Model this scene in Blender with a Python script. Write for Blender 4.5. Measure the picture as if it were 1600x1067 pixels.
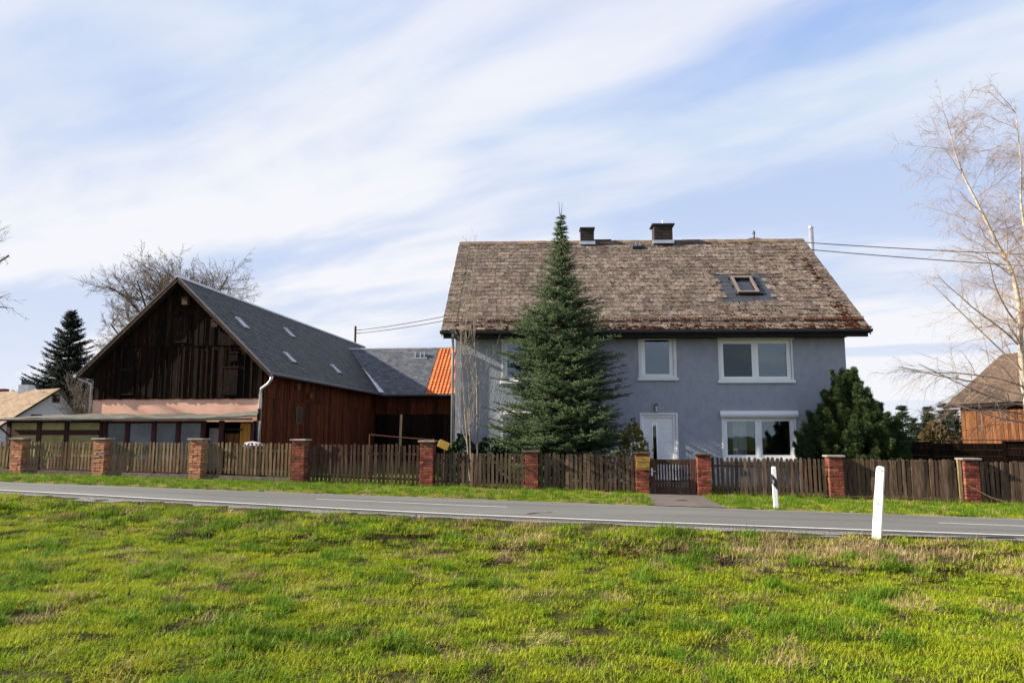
import bpy, math, random
import numpy as np
from mathutils import Vector, Matrix

for o in list(bpy.data.objects):
    bpy.data.objects.remove(o, do_unlink=True)
SC = bpy.context.scene
COL = SC.collection
R = math.radians
random.seed(7)

# ------------------------------------------------------------------ camera
cam = bpy.data.cameras.new('camera')
cam.sensor_width = 36.0
cam.lens = 36.0 * 1155.0 / 1600.0
cam.clip_start = 0.05
cam.clip_end = 6000.0
cam_o = bpy.data.objects.new('camera', cam)
COL.objects.link(cam_o)
cam_o.location = (0, 0, 1.65)
cam_o.rotation_euler = (R(90 + 7.229), 0, 0)
SC.camera = cam_o

# ------------------------------------------------------------------ sky, sun, exposure
SUN_EL, SUN_AZ = 28.0, 266.5          # azimuth clockwise from +Y
world = bpy.data.worlds.new('World')
SC.world = world
world.use_nodes = True


def build_world():
    nt = world.node_tree
    N, L = nt.nodes, nt.links
    N.clear()

    def nn(t, **k):
        n = N.new(t)
        for a, b in k.items():
            setattr(n, a, b)
        return n

    def math_(op, a, b=None, clamp=False):
        n = nn('ShaderNodeMath', operation=op, use_clamp=clamp)
        for i, v in enumerate((a, b)):
            if v is None:
                continue
            if isinstance(v, (int, float)):
                n.inputs[i].default_value = v
            else:
                L.new(v, n.inputs[i])
        return n.outputs[0]
    sky = nn('ShaderNodeTexSky', sky_type='NISHITA', sun_disc=False)
    sky.sun_elevation = R(SUN_EL)
    sky.sun_rotation = R(SUN_AZ)
    sky.altitude = 500
    sky.air_density = 1.0
    sky.dust_density = 1.0
    sky.ozone_density = 1.6
    tc = nn('ShaderNodeTexCoord')
    sep = nn('ShaderNodeSeparateXYZ')
    L.new(tc.outputs['Generated'], sep.inputs[0])
    z = math_('MAXIMUM', sep.outputs[2], 0.0)
    zz = math_('ADD', z, 0.09)
    px = math_('DIVIDE', sep.outputs[0], zz)
    py = math_('DIVIDE', sep.outputs[1], zz)
    cmb = nn('ShaderNodeCombineXYZ')
    L.new(px, cmb.inputs[0])
    L.new(py, cmb.inputs[1])

    def layer(rot, scale, loc, nscale, detail, rough, dist):
        mp = nn('ShaderNodeMapping', vector_type='TEXTURE')
        mp.inputs['Rotation'].default_value = (0, 0, R(rot))
        mp.inputs['Scale'].default_value = scale
        mp.inputs['Location'].default_value = loc
        L.new(cmb.outputs[0], mp.inputs[0])
        no = nn('ShaderNodeTexNoise')
        no.inputs['Scale'].default_value = nscale
        no.inputs['Detail'].default_value = detail
        no.inputs['Roughness'].default_value = rough
        no.inputs['Distortion'].default_value = dist
        L.new(mp.outputs[0], no.inputs['Vector'])
        return no.outputs[0]
    # thin high cloud drawn out in bands that run away to the left
    n1 = layer(57, (1.0, 2.6, 1), (6.02, 6.27, .29), 0.60, 4, 0.5, 0.5)
    n2 = layer(52, (1.0, 2.2, 1), (3.1, 1.7, 0.0), 2.2, 6, 0.56, 0.4)
    n3 = layer(60, (1.0, 4.5, 1), (7.1, 4.0, 0.0), 6.0, 6, 0.6, 0.5)
    s = math_('ADD', math_('MULTIPLY', n1, 0.74), math_('MULTIPLY', n2, 0.22))
    s = math_('ADD', s, math_('MULTIPLY', n3, 0.04))
    mr = nn('ShaderNodeMapRange', interpolation_type='SMOOTHSTEP')
    mr.inputs[1].default_value = 0.455
    mr.inputs[2].default_value = 0.62
    L.new(s, mr.inputs[0])
    # veil thickens towards the horizon
    hz = math_('POWER', math_('SUBTRACT', 1.0, z, True), 4.7)
    m = math_('ADD', math_('ADD', math_('MULTIPLY', mr.outputs[0], 0.84), 0.03), math_('MULTIPLY', hz, 0.90))
    m = math_('MINIMUM', m, 0.985)
    mix = nn('ShaderNodeMix', data_type='RGBA')
    L.new(m, mix.inputs[0])
    tint = nn('ShaderNodeMix', data_type='RGBA', blend_type='MULTIPLY')
    tint.inputs[0].default_value = 1.0
    L.new(sky.outputs[0], tint.inputs[6])
    tint.inputs[7].default_value = (2.65, 2.45, 2.6, 1)
    cap = nn('ShaderNodeMix', data_type='RGBA', blend_type='DARKEN')     # clear air is never brighter than the veil
    cap.inputs[0].default_value = 1.0
    L.new(tint.outputs[2], cap.inputs[6])
    cap.inputs[7].default_value = (3.6, 4.8, 7.3, 1)
    L.new(cap.outputs[2], mix.inputs[6])
    mix.inputs[7].default_value = (7.5, 7.6, 7.95, 1)
    bg = nn('ShaderNodeBackground')
    bg.inputs[1].default_value = 0.050
    L.new(mix.outputs[2], bg.inputs[0])
    out = nn('ShaderNodeOutputWorld')
    L.new(bg.outputs[0], out.inputs[0])


build_world()
sun = bpy.data.lights.new('sun', 'SUN')
sun.energy = 5.0
sun.angle = R(0.5)
sun.color = (1.0, 0.90, 0.76)
sun_o = bpy.data.objects.new('sun', sun)
COL.objects.link(sun_o)
_az, _el = R(SUN_AZ), R(SUN_EL)
TO_SUN = Vector((math.sin(_az) * math.cos(_el), math.cos(_az) * math.cos(_el), math.sin(_el)))
sun_o.rotation_euler = TO_SUN.to_track_quat('Z', 'Y').to_euler()
sun_o.location = (-40, -10, 40)
vs = SC.view_settings
vs.view_transform = 'Standard'
vs.look = 'None'
vs.gamma = 1.0
vs.exposure = 1.3
vs.use_curve_mapping = False
SC.cycles.max_bounces = 6
SC.cycles.transparent_max_bounces = 8


# ------------------------------------------------------------------ helpers
def tag(o, label=None, cat=None, group=None, kind=None):
    if label:
        o['label'] = label
    if cat:
        o['category'] = cat
    if group:
        o['group'] = group
    if kind:
        o['kind'] = kind
    return o


def empty(name, loc, rz=0.0):
    o = bpy.data.objects.new(name, None)
    o.empty_display_size = 0.2
    o.location = loc
    o.rotation_euler = (0, 0, rz)
    COL.objects.link(o)
    return o


def link(name, me, parent=None, loc=(0, 0, 0), rot=(0, 0, 0), scale=(1, 1, 1)):
    o = bpy.data.objects.new(name, me)
    COL.objects.link(o)
    if parent is not None:
        o.parent = parent
    o.location = loc
    o.rotation_euler = rot
    o.scale = scale
    return o


class MB:
    def __init__(self):
        self.V, self.F = [], []

    def add(self, vs_, fs):
        b = len(self.V)
        self.V.extend([tuple(v) for v in vs_])
        self.F.extend([tuple(i + b for i in f) for f in fs])
        return self

    def box(self, x0, x1, y0, y1, z0, z1):
        return self.add([(x0, y0, z0), (x1, y0, z0), (x1, y1, z0), (x0, y1, z0), (x0, y0, z1), (x1, y0, z1), (x1, y1, z1), (x0, y1, z1)],
                        [(0, 3, 2, 1), (4, 5, 6, 7), (0, 1, 5, 4), (1, 2, 6, 5), (2, 3, 7, 6), (3, 0, 4, 7)])

    def bbox(self, x0, x1, y0, y1, z0, z1, b):
        """box with chamfered edges"""
        v = []
        for z, i in ((z0, b), (z0 + b, 0), (z1 - b, 0), (z1, b)):
            a = 0 if i else 0
            xs0, xs1, ys0, ys1 = x0 + i, x1 - i, y0 + i, y1 - i
            c = b
            v += [(xs0 + c, ys0, z), (xs1 - c, ys0, z), (xs1, ys0 + c, z), (xs1, ys1 - c, z), (xs1 - c, ys1, z), (xs0 + c, ys1, z), (xs0, ys1 - c, z), (xs0, ys0 + c, z)]
        f = [tuple(range(7, -1, -1)), tuple(range(24, 32))]
        for k in range(3):
            for i in range(8):
                j = (i + 1) % 8
                f.append((k * 8 + i, k * 8 + j, k * 8 + 8 + j, k * 8 + 8 + i))
        return self.add(v, f)

    def prism(self, poly, y0, y1):
        """polygon in x,z (counter-clockwise seen from -y) pulled along y"""
        n = len(poly)
        v = [(x, y0, z) for x, z in poly] + [(x, y1, z) for x, z in poly]
        f = [tuple(range(n)), tuple(range(2 * n - 1, n - 1, -1))]
        for i in range(n):
            j = (i + 1) % n
            f.append((i, i + n, j + n, j))
        return self.add(v, f)

    def prism_z(self, poly, z0, z1):
        n = len(poly)
        v = [(x, y, z0) for x, y in poly] + [(x, y, z1) for x, y in poly]
        f = [tuple(range(n - 1, -1, -1)), tuple(range(n, 2 * n))]
        for i in range(n):
            j = (i + 1) % n
            f.append((i, j, j + n, i + n))
        return self.add(v, f)

    def quad(self, a, b, c, d):
        return self.add([a, b, c, d], [(0, 1, 2, 3)])

    def slab(self, a, b, c, d, t):
        """thick quad, a b c d counter-clockwise seen from its top, t metres thick below"""
        A, B, C_, D = map(Vector, (a, b, c, d))
        n = (B - A).cross(D - A).normalized() * -t
        return self.add([A, B, C_, D, A + n, B + n, C_ + n, D + n],
                        [(0, 1, 2, 3), (7, 6, 5, 4), (0, 4, 5, 1), (1, 5, 6, 2), (2, 6, 7, 3), (3, 7, 4, 0)])

    def tube(self, pts, r, n=8, cap=True):
        P = [Vector(p) for p in pts]
        rs = r if isinstance(r, (list, tuple)) else [r] * len(P)
        v, f = [], []
        ref = Vector((0.13, 0.31, 0.94))
        for i, p in enumerate(P):
            d = (P[min(i + 1, len(P) - 1)] - P[max(i - 1, 0)]).normalized()
            a = d.cross(ref)
            if a.length < 1e-3:
                a = d.cross(Vector((1, 0, 0)))
            a.normalize()
            b = d.cross(a)
            for k in range(n):
                t = 2 * math.pi * k / n
                v.append(p + (a * math.cos(t) + b * math.sin(t)) * rs[i])
        for i in range(len(P) - 1):
            for k in range(n):
                q = (k + 1) % n
                f.append((i * n + k, i * n + q, (i + 1) * n + q, (i + 1) * n + k))
        if cap:
            f.append(tuple(range(n - 1, -1, -1)))
            f.append(tuple(range((len(P) - 1) * n, len(P) * n)))
        return self.add(v, f)

    def mesh(self, name, mat, smooth=False):
        me = bpy.data.meshes.new(name)
        me.from_pydata(self.V, [], self.F)
        me.update()
        if mat is not None:
            me.materials.append(mat)
        if smooth:
            me.polygons.foreach_set('use_smooth', [True] * len(me.polygons))
        return me

    def build(self, name, mat, parent=None, loc=(0, 0, 0), rot=(0, 0, 0), smooth=False):
        return link(name, self.mesh(name, mat, smooth), parent, loc, rot)


def npmesh(name, V, F, mat, attrs=None, smooth=False):
    V = np.asarray(V, np.float32)
    F = np.asarray(F, np.int32)
    me = bpy.data.meshes.new(name)
    me.vertices.add(len(V))
    me.vertices.foreach_set('co', V.ravel())
    if len(F):
        m, k = F.shape
        me.loops.add(m * k)
        me.loops.foreach_set('vertex_index', F.ravel())
        me.polygons.add(m)
        me.polygons.foreach_set('loop_start', np.arange(0, m * k, k, dtype=np.int32))
        if smooth:
            me.polygons.foreach_set('use_smooth', np.ones(m, bool))
    me.update(calc_edges=True)
    for n, a in (attrs or {}).items():
        a = np.asarray(a, np.float32)
        at = me.attributes.new(n, 'FLOAT' if a.ndim == 1 else 'FLOAT_VECTOR', 'POINT')
        at.data.foreach_set('value' if a.ndim == 1 else 'vector', a.ravel())
    if mat is not None:
        me.materials.append(mat)
    return me


def frusta(segs, n):
    """segs: rows p0(3) p1(3) r0 r1 -> open tapered tubes, vectorised"""
    S = np.asarray(segs, float)
    p0, p1, r0, r1 = S[:, 0:3], S[:, 3:6], S[:, 6], S[:, 7]
    d = p1 - p0
    d /= np.maximum(np.linalg.norm(d, axis=1, keepdims=True), 1e-9)
    ref = np.tile(np.array([0.31, 0.17, 0.93]), (len(S), 1))
    par = np.abs((d * ref).sum(1)) > 0.97
    ref[par] = (1, 0, 0)
    a = np.cross(d, ref)
    a /= np.linalg.norm(a, axis=1, keepdims=True)
    b = np.cross(d, a)
    t = np.arange(n) * 2 * np.pi / n
    ring = a[:, None, :] * np.cos(t)[None, :, None] + b[:, None, :] * np.sin(t)[None, :, None]
    v0 = p0[:, None, :] + ring * r0[:, None, None]
    v1 = p1[:, None, :] + ring * r1[:, None, None]
    V = np.concatenate([v0, v1], 1).reshape(-1, 3)
    k = np.arange(n)
    q = np.stack([k, (k + 1) % n, (k + 1) % n + n, k + n], 1)
    F = (np.arange(len(S)) * 2 * n)[:, None, None] + q[None]
    return V, F.reshape(-1, 4)


def vnoise(x, y, s, seed):
    x = np.asarray(x, float) / s + seed * 17.31
    y = np.asarray(y, float) / s + seed * 9.73
    xi, yi = np.floor(x), np.floor(y)
    fx, fy = x - xi, y - yi
    fx, fy = fx * fx * (3 - 2 * fx), fy * fy * (3 - 2 * fy)

    def h(a, b):
        v = np.sin(a * 127.1 + b * 311.7 + seed * 74.7) * 43758.5453
        return v - np.floor(v)
    return (h(xi, yi) * (1 - fx) + h(xi + 1, yi) * fx) * (1 - fy) + (h(xi, yi + 1) * (1 - fx) + h(xi + 1, yi + 1) * fx) * fy


def fbm(x, y, s, seed, o=3):
    t, a, w = 0, 0.5, 0
    for i in range(o):
        t = t + a * vnoise(x, y, s / 2 ** i, seed + i * 3)
        w += a
        a *= 0.55
    return t / w


# ------------------------------------------------------------------ materials
MATS = {}


def pm(name, cols, scale=4.0, rough=0.8, bump=0.2, bscale=None, var=0.15, stretch=(1, 1, 1), spec=0.3, metallic=0.0,
       speck=None, detail=6, bdist=0.02, hue=0.0, trans=0.0, world_pos=False, attr=None, island=False):
    """procedural surface: noise through a ramp of colours, value varied per object (or per island), fine relief"""
    if name in MATS:
        return MATS[name]
    m = bpy.data.materials.new(name)
    m.use_nodes = True
    nt = m.node_tree
    N, L = nt.nodes, nt.links
    bs = N['Principled BSDF']
    bs.inputs['Roughness'].default_value = rough
    bs.inputs['Specular IOR Level'].default_value = spec
    bs.inputs['Metallic'].default_value = metallic
    oi = N.new('ShaderNodeObjectInfo')
    rnd = oi.outputs['Random']
    if island:
        ge = N.new('ShaderNodeNewGeometry')
        rnd = ge.outputs['Random Per Island']
    if world_pos:
        ge2 = N.new('ShaderNodeNewGeometry')
        vec = ge2.outputs['Position']
    else:
        tc = N.new('ShaderNodeTexCoord')
        sh = N.new('ShaderNodeVectorMath')
        sh.operation = 'MULTIPLY_ADD'
        cx = N.new('ShaderNodeCombineXYZ')
        for i in range(3):
            L.new(rnd, cx.inputs[i])
        L.new(cx.outputs[0], sh.inputs[0])
        sh.inputs[1].default_value = (37.0, 53.0, 29.0)
        L.new(tc.outputs['Object'], sh.inputs[2])
        vec = sh.outputs[0]
    mp = N.new('ShaderNodeMapping')
    mp.inputs['Scale'].default_value = stretch
    L.new(vec, mp.inputs[0])
    no = N.new('ShaderNodeTexNoise')
    no.inputs['Scale'].default_value = scale
    no.inputs['Detail'].default_value = detail
    no.inputs['Roughness'].default_value = 0.62
    L.new(mp.outputs[0], no.inputs['Vector'])
    cr = N.new('ShaderNodeValToRGB')
    els = cr.color_ramp.elements
    k = len(cols)
    while len(els) < k:
        els.new(0.5)
    for i, c in enumerate(cols):
        els[i].position = 0.30 + 0.40 * (i / max(k - 1, 1))
        els[i].color = (*c, 1)
    L.new(no.outputs[0], cr.inputs[0])
    colr = cr.outputs[0]
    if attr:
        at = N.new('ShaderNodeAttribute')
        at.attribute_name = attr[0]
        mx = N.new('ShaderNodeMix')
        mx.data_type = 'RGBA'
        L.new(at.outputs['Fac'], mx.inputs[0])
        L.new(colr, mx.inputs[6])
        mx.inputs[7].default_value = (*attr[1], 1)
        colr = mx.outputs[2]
    if speck:
        sc, th, c = speck
        n2 = N.new('ShaderNodeTexNoise')
        n2.inputs['Scale'].default_value = sc
        n2.inputs['Detail'].default_value = 3
        n2.inputs['Roughness'].default_value = 0.7
        L.new(mp.outputs[0], n2.inputs['Vector'])
        mr = N.new('ShaderNodeMapRange')
        mr.inputs[1].default_value = th
        mr.inputs[2].default_value = th + 0.06
        L.new(n2.outputs[0], mr.inputs[0])
        mx = N.new('ShaderNodeMix')
        mx.data_type = 'RGBA'
        L.new(mr.outputs[0], mx.inputs[0])
        L.new(colr, mx.inputs[6])
        mx.inputs[7].default_value = (*c, 1)
        colr = mx.outputs[2]
    hs = N.new('ShaderNodeHueSaturation')
    mv = N.new('ShaderNodeMapRange')
    mv.inputs[3].default_value = 1 - var
    mv.inputs[4].default_value = 1 + var
    L.new(rnd, mv.inputs[0])
    L.new(mv.outputs[0], hs.inputs['Value'])
    if hue:
        mh = N.new('ShaderNodeMath')
        mh.operation = 'MULTIPLY_ADD'
        fr = N.new('ShaderNodeMath')
        fr.operation = 'FRACT'
        m7 = N.new('ShaderNodeMath')
        m7.operation = 'MULTIPLY'
        m7.inputs[1].default_value = 7.31
        L.new(rnd, m7.inputs[0])
        L.new(m7.outputs[0], fr.inputs[0])
        L.new(fr.outputs[0], mh.inputs[0])
        mh.inputs[1].default_value = hue
        mh.inputs[2].default_value = 0.5 - hue / 2
        L.new(mh.outputs[0], hs.inputs['Hue'])
    L.new(colr, hs.inputs['Color'])
    L.new(hs.outputs[0], bs.inputs['Base Color'])
    if bump:
        nb = N.new('ShaderNodeTexNoise')
        nb.inputs['Scale'].default_value = bscale or scale * 4
        nb.inputs['Detail'].default_value = 5
        L.new(mp.outputs[0], nb.inputs['Vector'])
        bp = N.new('ShaderNodeBump')
        bp.inputs['Strength'].default_value = bump
        bp.inputs['Distance'].default_value = bdist
        L.new(nb.outputs[0], bp.inputs['Height'])
        L.new(bp.outputs[0], bs.inputs['Normal'])
    if trans:
        tr = N.new('ShaderNodeBsdfTranslucent')
        L.new(hs.outputs[0], tr.inputs[0])
        ms = N.new('ShaderNodeMixShader')
        ms.inputs[0].default_value = trans
        L.new(bs.outputs[0], ms.inputs[1])
        L.new(tr.outputs[0], ms.inputs[2])
        L.new(ms.outputs[0], N['Material Output'].inputs[0])
    MATS[name] = m
    return m


def glass(name, tint, refl, rough=0.02):
    m = bpy.data.materials.new(name)
    m.use_nodes = True
    nt = m.node_tree
    N, L = nt.nodes, nt.links
    N.remove(N['Principled BSDF'])
    t = N.new('ShaderNodeBsdfTransparent')
    t.inputs[0].default_value = (*tint, 1)
    g = N.new('ShaderNodeBsdfGlossy')
    g.inputs['Roughness'].default_value = rough
    g.inputs[0].default_value = (0.74, 0.90, 1.0, 1)
    # slight waviness of the pane
    tc = N.new('ShaderNodeTexCoord')
    no = N.new('ShaderNodeTexNoise')
    no.inputs['Scale'].default_value = 2.2
    no.inputs['Detail'].default_value = 1
    L.new(tc.outputs['Object'], no.inputs['Vector'])
    bp = N.new('ShaderNodeBump')
    bp.inputs['Strength'].default_value = 0.05
    bp.inputs['Distance'].default_value = 0.02
    L.new(no.outputs[0], bp.inputs['Height'])
    L.new(bp.outputs[0], g.inputs['Normal'])
    lw = N.new('ShaderNodeLayerWeight')
    lw.inputs[0].default_value = 0.25
    ad = N.new('ShaderNodeMath')
    ad.operation = 'MULTIPLY_ADD'
    ad.use_clamp = True
    L.new(lw.outputs['Fresnel'], ad.inputs[0])
    ad.inputs[1].default_value = 0.8
    ad.inputs[2].default_value = refl
    ms = N.new('ShaderNodeMixShader')
    L.new(ad.outputs[0], ms.inputs[0])
    L.new(t.outputs[0], ms.inputs[1])
    L.new(g.outputs[0], ms.inputs[2])
    L.new(ms.outputs[0], N['Material Output'].inputs[0])
    MATS[name] = m
    return m


M_soil = None
M_asphalt = pm('asphalt', [(.082, .082, .075), (.118, .117, .108), (.152, .150, .139)], 0.9, 0.85, 0.5, 160, 0, (0.22, 1, 1), 0.25, speck=(240, .60, (.20, .20, .19)), bdist=.006)
M_paint = pm('road_paint', [(.50, .50, .48), (.66, .66, .64), (.74, .74, .72)], 6, 0.7, 0.3, 90, 0, speck=(60, .66, (.22, .22, .21)), bdist=.003)
M_gravel = pm('gravel', [(.10, .095, .085), (.17, .16, .15), (.26, .25, .23)], 26, 0.95, 0.9, 40, 0, bdist=.03, spec=.1)
M_paving = pm('paving', [(.075, .062, .054), (.11, .092, .08), (.15, .13, .115)], 3, 0.9, 0.5, 60, .06, bdist=.006)
M_plaster = pm('blue_grey_plaster', [(.285, .303, .347), (.325, .345, .388), (.352, .372, .414)], 4.5, 0.92, 1.0, 24, 0, (1, 1, .6), spec=.12, speck=(.8, .60, (.300, .317, .355)), bdist=.022, detail=8)
M_side_plaster = pm('grey_plaster', [(.24, .24, .25), (.28, .28, .29)], 1.2, 0.92, 0.8, 30, 0, spec=.1)
M_white = pm('white_plastic', [(.82, .825, .82), (.87, .875, .87)], 2, 0.42, 0.03, 20, .03, spec=.5)
M_surround = pm('painted_surround', [(.68, .685, .67), (.80, .80, .79)], 3, 0.7, 0.15, 30, .03)
M_lead = pm('lead_flashing', [(.028, .031, .040), (.045, .049, .060)], 3, 0.5, 0.2, 20, .2)
M_tile = pm('weathered_fibre_tile', [(.030, .021, .016), (.084, .061, .047), (.138, .110, .090), (.215, .183, .157)], 6, 0.95, 0.7, 30, .34, (1, 1, 1), .08, speck=(19, .595, (.40, .375, .34)), hue=.02, bdist=.014)
M_tile_joined = pm('weathered_fibre_tile_joined', [(.030, .021, .016), (.084, .061, .047), (.138, .110, .090), (.215, .183, .157)], 6, 0.95, 0.7, 30, .34, (1, 1, 1), .08, speck=(19, .595, (.40, .375, .34)), hue=.02, bdist=.014, island=True)
M_ridge = pm('rusty_ridge_tile', [(.085, .066, .052), (.15, .105, .07), (.24, .15, .07)], 3, 0.95, 0.5, 20, .25, hue=.02)
M_moss = pm('red_brown_moss', [(.022, .007, .004), (.044, .0145, .007), (.072, .027, .013)], 9, 1.0, 1.0, 40, .3, spec=0, island=True, bdist=.03)
M_rust = pm('rusty_iron', [(.055, .025, .016), (.12, .048, .026)], 9, 0.85, 0.4, 30, .1)
M_underlay = pm('dark_timber', [(.012, .010, .009), (.024, .020, .018)], 3, 0.9, 0.2, 20, .1)
M_gutter = pm('dark_gutter_metal', [(.020, .021, .024), (.045, .046, .05)], 4, 0.5, 0.1, 20, .1, spec=.5)
M_zinc = pm('zinc', [(.42, .43, .45), (.60, .61, .63)], 3, 0.38, 0.06, 18, .06, spec=.5, metallic=.75)
M_trim = pm('dull_verge_metal', [(.10, .10, .105), (.17, .17, .175)], 3, .5, .1, 18, .1, metallic=.4)
M_steel = pm('bright_steel', [(.62, .63, .65), (.75, .76, .78)], 3, 0.25, 0.03, 18, .05, metallic=.9)
M_dark_metal = pm('dark_metal', [(.02, .02, .022), (.04, .04, .042)], 3, 0.45, 0.05, 18, .05, metallic=.3)
M_brass = pm('brass_mailbox', [(.30, .17, .04), (.42, .26, .07), (.20, .11, .03)], 4, 0.34, 0.1, 14, 0, metallic=.7)
M_slate = pm('barn_slate', [(.016, .017, .019), (.028, .029, .032), (.046, .047, .051)], 3, 0.62, 0.4, 18, .4, spec=.28, island=True)
M_slate_wing = pm('wing_slate', [(.040, .046, .055), (.066, .073, .083), (.10, .105, .115)], 3, 0.55, 0.3, 18, .28, spec=.4, island=True)
M_orange = pm('orange_pantile', [(.40, .085, .018), (.52, .13, .03), (.58, .18, .055)], 4, 0.75, 0.2, 20, .16, hue=.015)
M_board_black = pm('tarred_board', [(.0030, .0020, .0016), (.009, .0050, .0034), (.026, .0125, .0070)], 3.0, 0.85, 0.5, 14, .6, (6, 6, .5), .08, speck=(5, .63, (.085, .040, .019)), bdist=.01)
M_board_red = pm('red_brown_board', [(.020, .0055, .0028), (.062, .0165, .0065), (.13, .038, .013)], 3.0, 0.85, 0.5, 14, .45, (6, 6, .5), .10, speck=(5, .70, (.17, .07, .03)), bdist=.01)
M_board_far = pm('weathered_orange_board', [(.055, .018, .007), (.115, .043, .015), (.165, .085, .040)], 3.0, 0.85, 0.4, 14, .3, (6, 6, .6), .2)
M_pink = pm('salmon_render', [(.62, .35, .25), (.70, .41, .30), (.74, .46, .35)], 1.5, 0.9, 0.2, 20, 0, (.6, 1, 1), .15)
M_picket = pm('grey_brown_picket', [(.042, .026, .017), (.088, .058, .038), (.145, .105, .072)], 4, 0.9, 0.5, 16, .32, (5, 5, .6), .15, hue=.02, bdist=.008)
M_picket_old = pm('lichen_picket', [(.085, .055, .028), (.160, .112, .058), (.235, .180, .105)], 4, 0.9, 0.5, 16, .30, (5, 5, .6), .15, hue=.03, bdist=.008)
M_picket_dark = pm('dark_brown_picket', [(.026, .015, .011), (.060, .034, .024), (.10, .065, .048)], 4, 0.9, 0.5, 16, .30, (5, 5, .6), .15, hue=.02, bdist=.008)
M_brick = pm('red_clinker_brick', [(.085, .020, .013), (.165, .042, .023), (.24, .080, .042)], 7, 0.85, 0.6, 40, .45, spec=.2, hue=.03, bdist=.008)
M_brick_old = pm('orange_old_brick', [(.26, .105, .055), (.40, .17, .085), (.46, .27, .17)], 7, 0.9, 0.6, 40, .28, spec=.15, hue=.04, bdist=.01)
M_mortar = pm('mortar', [(.13, .11, .095), (.20, .175, .155)], 12, 0.95, 0.5, 40, 0)
M_concrete = pm('concrete', [(.17, .15, .125), (.27, .245, .21), (.33, .31, .27)], 4, 0.95, 0.5, 30, .15, speck=(14, .64, (.10, .095, .06)))
M_darkcap = pm('mossy_dark_cap', [(.035, .030, .024), (.075, .066, .055), (.11, .10, .08)], 5, .95, .6, 24, .1)
M_plinth = pm('stained_plinth', [(.075, .055, .042), (.13, .10, .08), (.18, .145, .12)], 4, .95, .6, 24, .1)
M_maroon = pm('maroon_timber', [(.032, .009, .009), (.060, .018, .016)], 4, 0.8, 0.3, 16, .2, (5, 5, .6))
M_yellow = pm('yellow_panel', [(.22, .195, .065), (.31, .285, .105), (.36, .34, .17)], 2, 0.55, 0.05, 10, .2, hue=.02)
M_greypanel = pm('grey_glazing_sheet', [(.055, .062, .070), (.095, .104, .115), (.15, .16, .175)], 1.6, 0.3, 0.05, 8, .2, spec=.5)
M_shedroof = pm('mossy_roof_felt', [(.05, .05, .04), (.10, .10, .075), (.17, .165, .12)], 3, 0.95, 0.5, 14, .1)
M_ochre = pm('ochre_wood', [(.24, .105, .012), (.34, .16, .02), (.40, .21, .04)], 3, 0.7, 0.2, 14, .1, (4, 4, .6))
M_farroof = pm('tan_tile_roof', [(.15, .095, .058), (.21, .148, .094), (.26, .195, .13)], 6, 0.9, 0.3, 20, .2, island=True)
M_farwhite = pm('white_render', [(.70, .68, .65), (.80, .78, .755)], 2, 0.9, 0.1, 20, 0)
M_brownroof = pm('brown_board_roof', [(.048, .030, .021), (.080, .053, .037), (.11, .077, .055)], 3, 0.9, 0.4, 14, .25, (3, .6, 3), island=True)
M_curtain = pm('curtain', [(.62, .62, .62), (.70, .70, .70)], 3, 0.9, 0.1, 20, .05, trans=.4)
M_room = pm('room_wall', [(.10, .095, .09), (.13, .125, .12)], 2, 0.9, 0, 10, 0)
M_glass = glass('window_glass', (.72, .78, .80), 0.13)
M_glass_dark = glass('dark_glass', (.25, .28, .33), 0.045)
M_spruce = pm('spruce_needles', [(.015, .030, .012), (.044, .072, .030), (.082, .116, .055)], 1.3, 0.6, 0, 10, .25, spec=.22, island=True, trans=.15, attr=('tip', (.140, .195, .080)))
M_spruce_dark = pm('dark_spruce_needles', [(.006, .012, .006), (.011, .020, .010)], 1.1, 0.7, 0, 10, .2, spec=.2, island=True)
M_forest = pm('forest_needles', [(.018, .030, .016), (.030, .046, .022)], .3, 0.8, 0, 10, .25, spec=.1, island=True)
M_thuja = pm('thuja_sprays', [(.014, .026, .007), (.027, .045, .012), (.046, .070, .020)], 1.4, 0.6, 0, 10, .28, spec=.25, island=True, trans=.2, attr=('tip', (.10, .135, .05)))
M_ivy = pm('ivy_leaves', [(.010, .022, .007), (.022, .042, .012)], 2, 0.45, 0, 10, .3, spec=.4, island=True)
M_golden = pm('golden_leaves', [(.14, .115, .015), (.22, .18, .025), (.28, .235, .04)], 2, 0.6, 0, 10, .3, island=True, trans=.3)
M_bark = pm('grey_bark', [(.045, .036, .028), (.09, .075, .06)], 5, 0.95, 0.6, 30, .1, (1, 1, .4))
M_twig = pm('brown_twigs', [(.115, .090, .068), (.185, .150, .118)], 2, 0.9, 0, 10, .2)
M_palebark = pm('pale_sapling_bark', [(.20, .165, .125), (.31, .265, .21)], 5, 0.85, 0.2, 30, .1)
M_birch = pm('birch_bark', [(.24, .18, .12), (.42, .36, .28), (.54, .49, .42)], 3.5, 0.8, 0.3, 20, .05, (1, 1, 2.5), speck=(6, .64, (.035, .028, .022)))
M_birchtwig = pm('birch_twigs', [(.22, .15, .11), (.37, .275, .21)], 1, 0.8, 0, 10, .15)
M_cable = pm('black_cable', [(.012, .012, .013), (.022, .022, .024)], 3, 0.7, 0, 10, 0)
M_box = pm('yellow_board', [(.32, .19, .03), (.44, .28, .06)], 3, 0.7, 0.1, 14, 0)
M_pale = pm('pale_timber', [(.22, .15, .09), (.34, .25, .16)], 3, .8, .2, 14, 0, (5, 5, .6))
M_black = pm('black_plastic', [(.010, .010, .010), (.018, .018, .018)], 3, 0.6, 0, 10, 0)
M_post = pm('post_plastic', [(.70, .70, .67), (.80, .80, .77)], 5, 0.5, 0.08, 14, 0, spec=.45, speck=(9, .74, (.36, .34, .28)))

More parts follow.
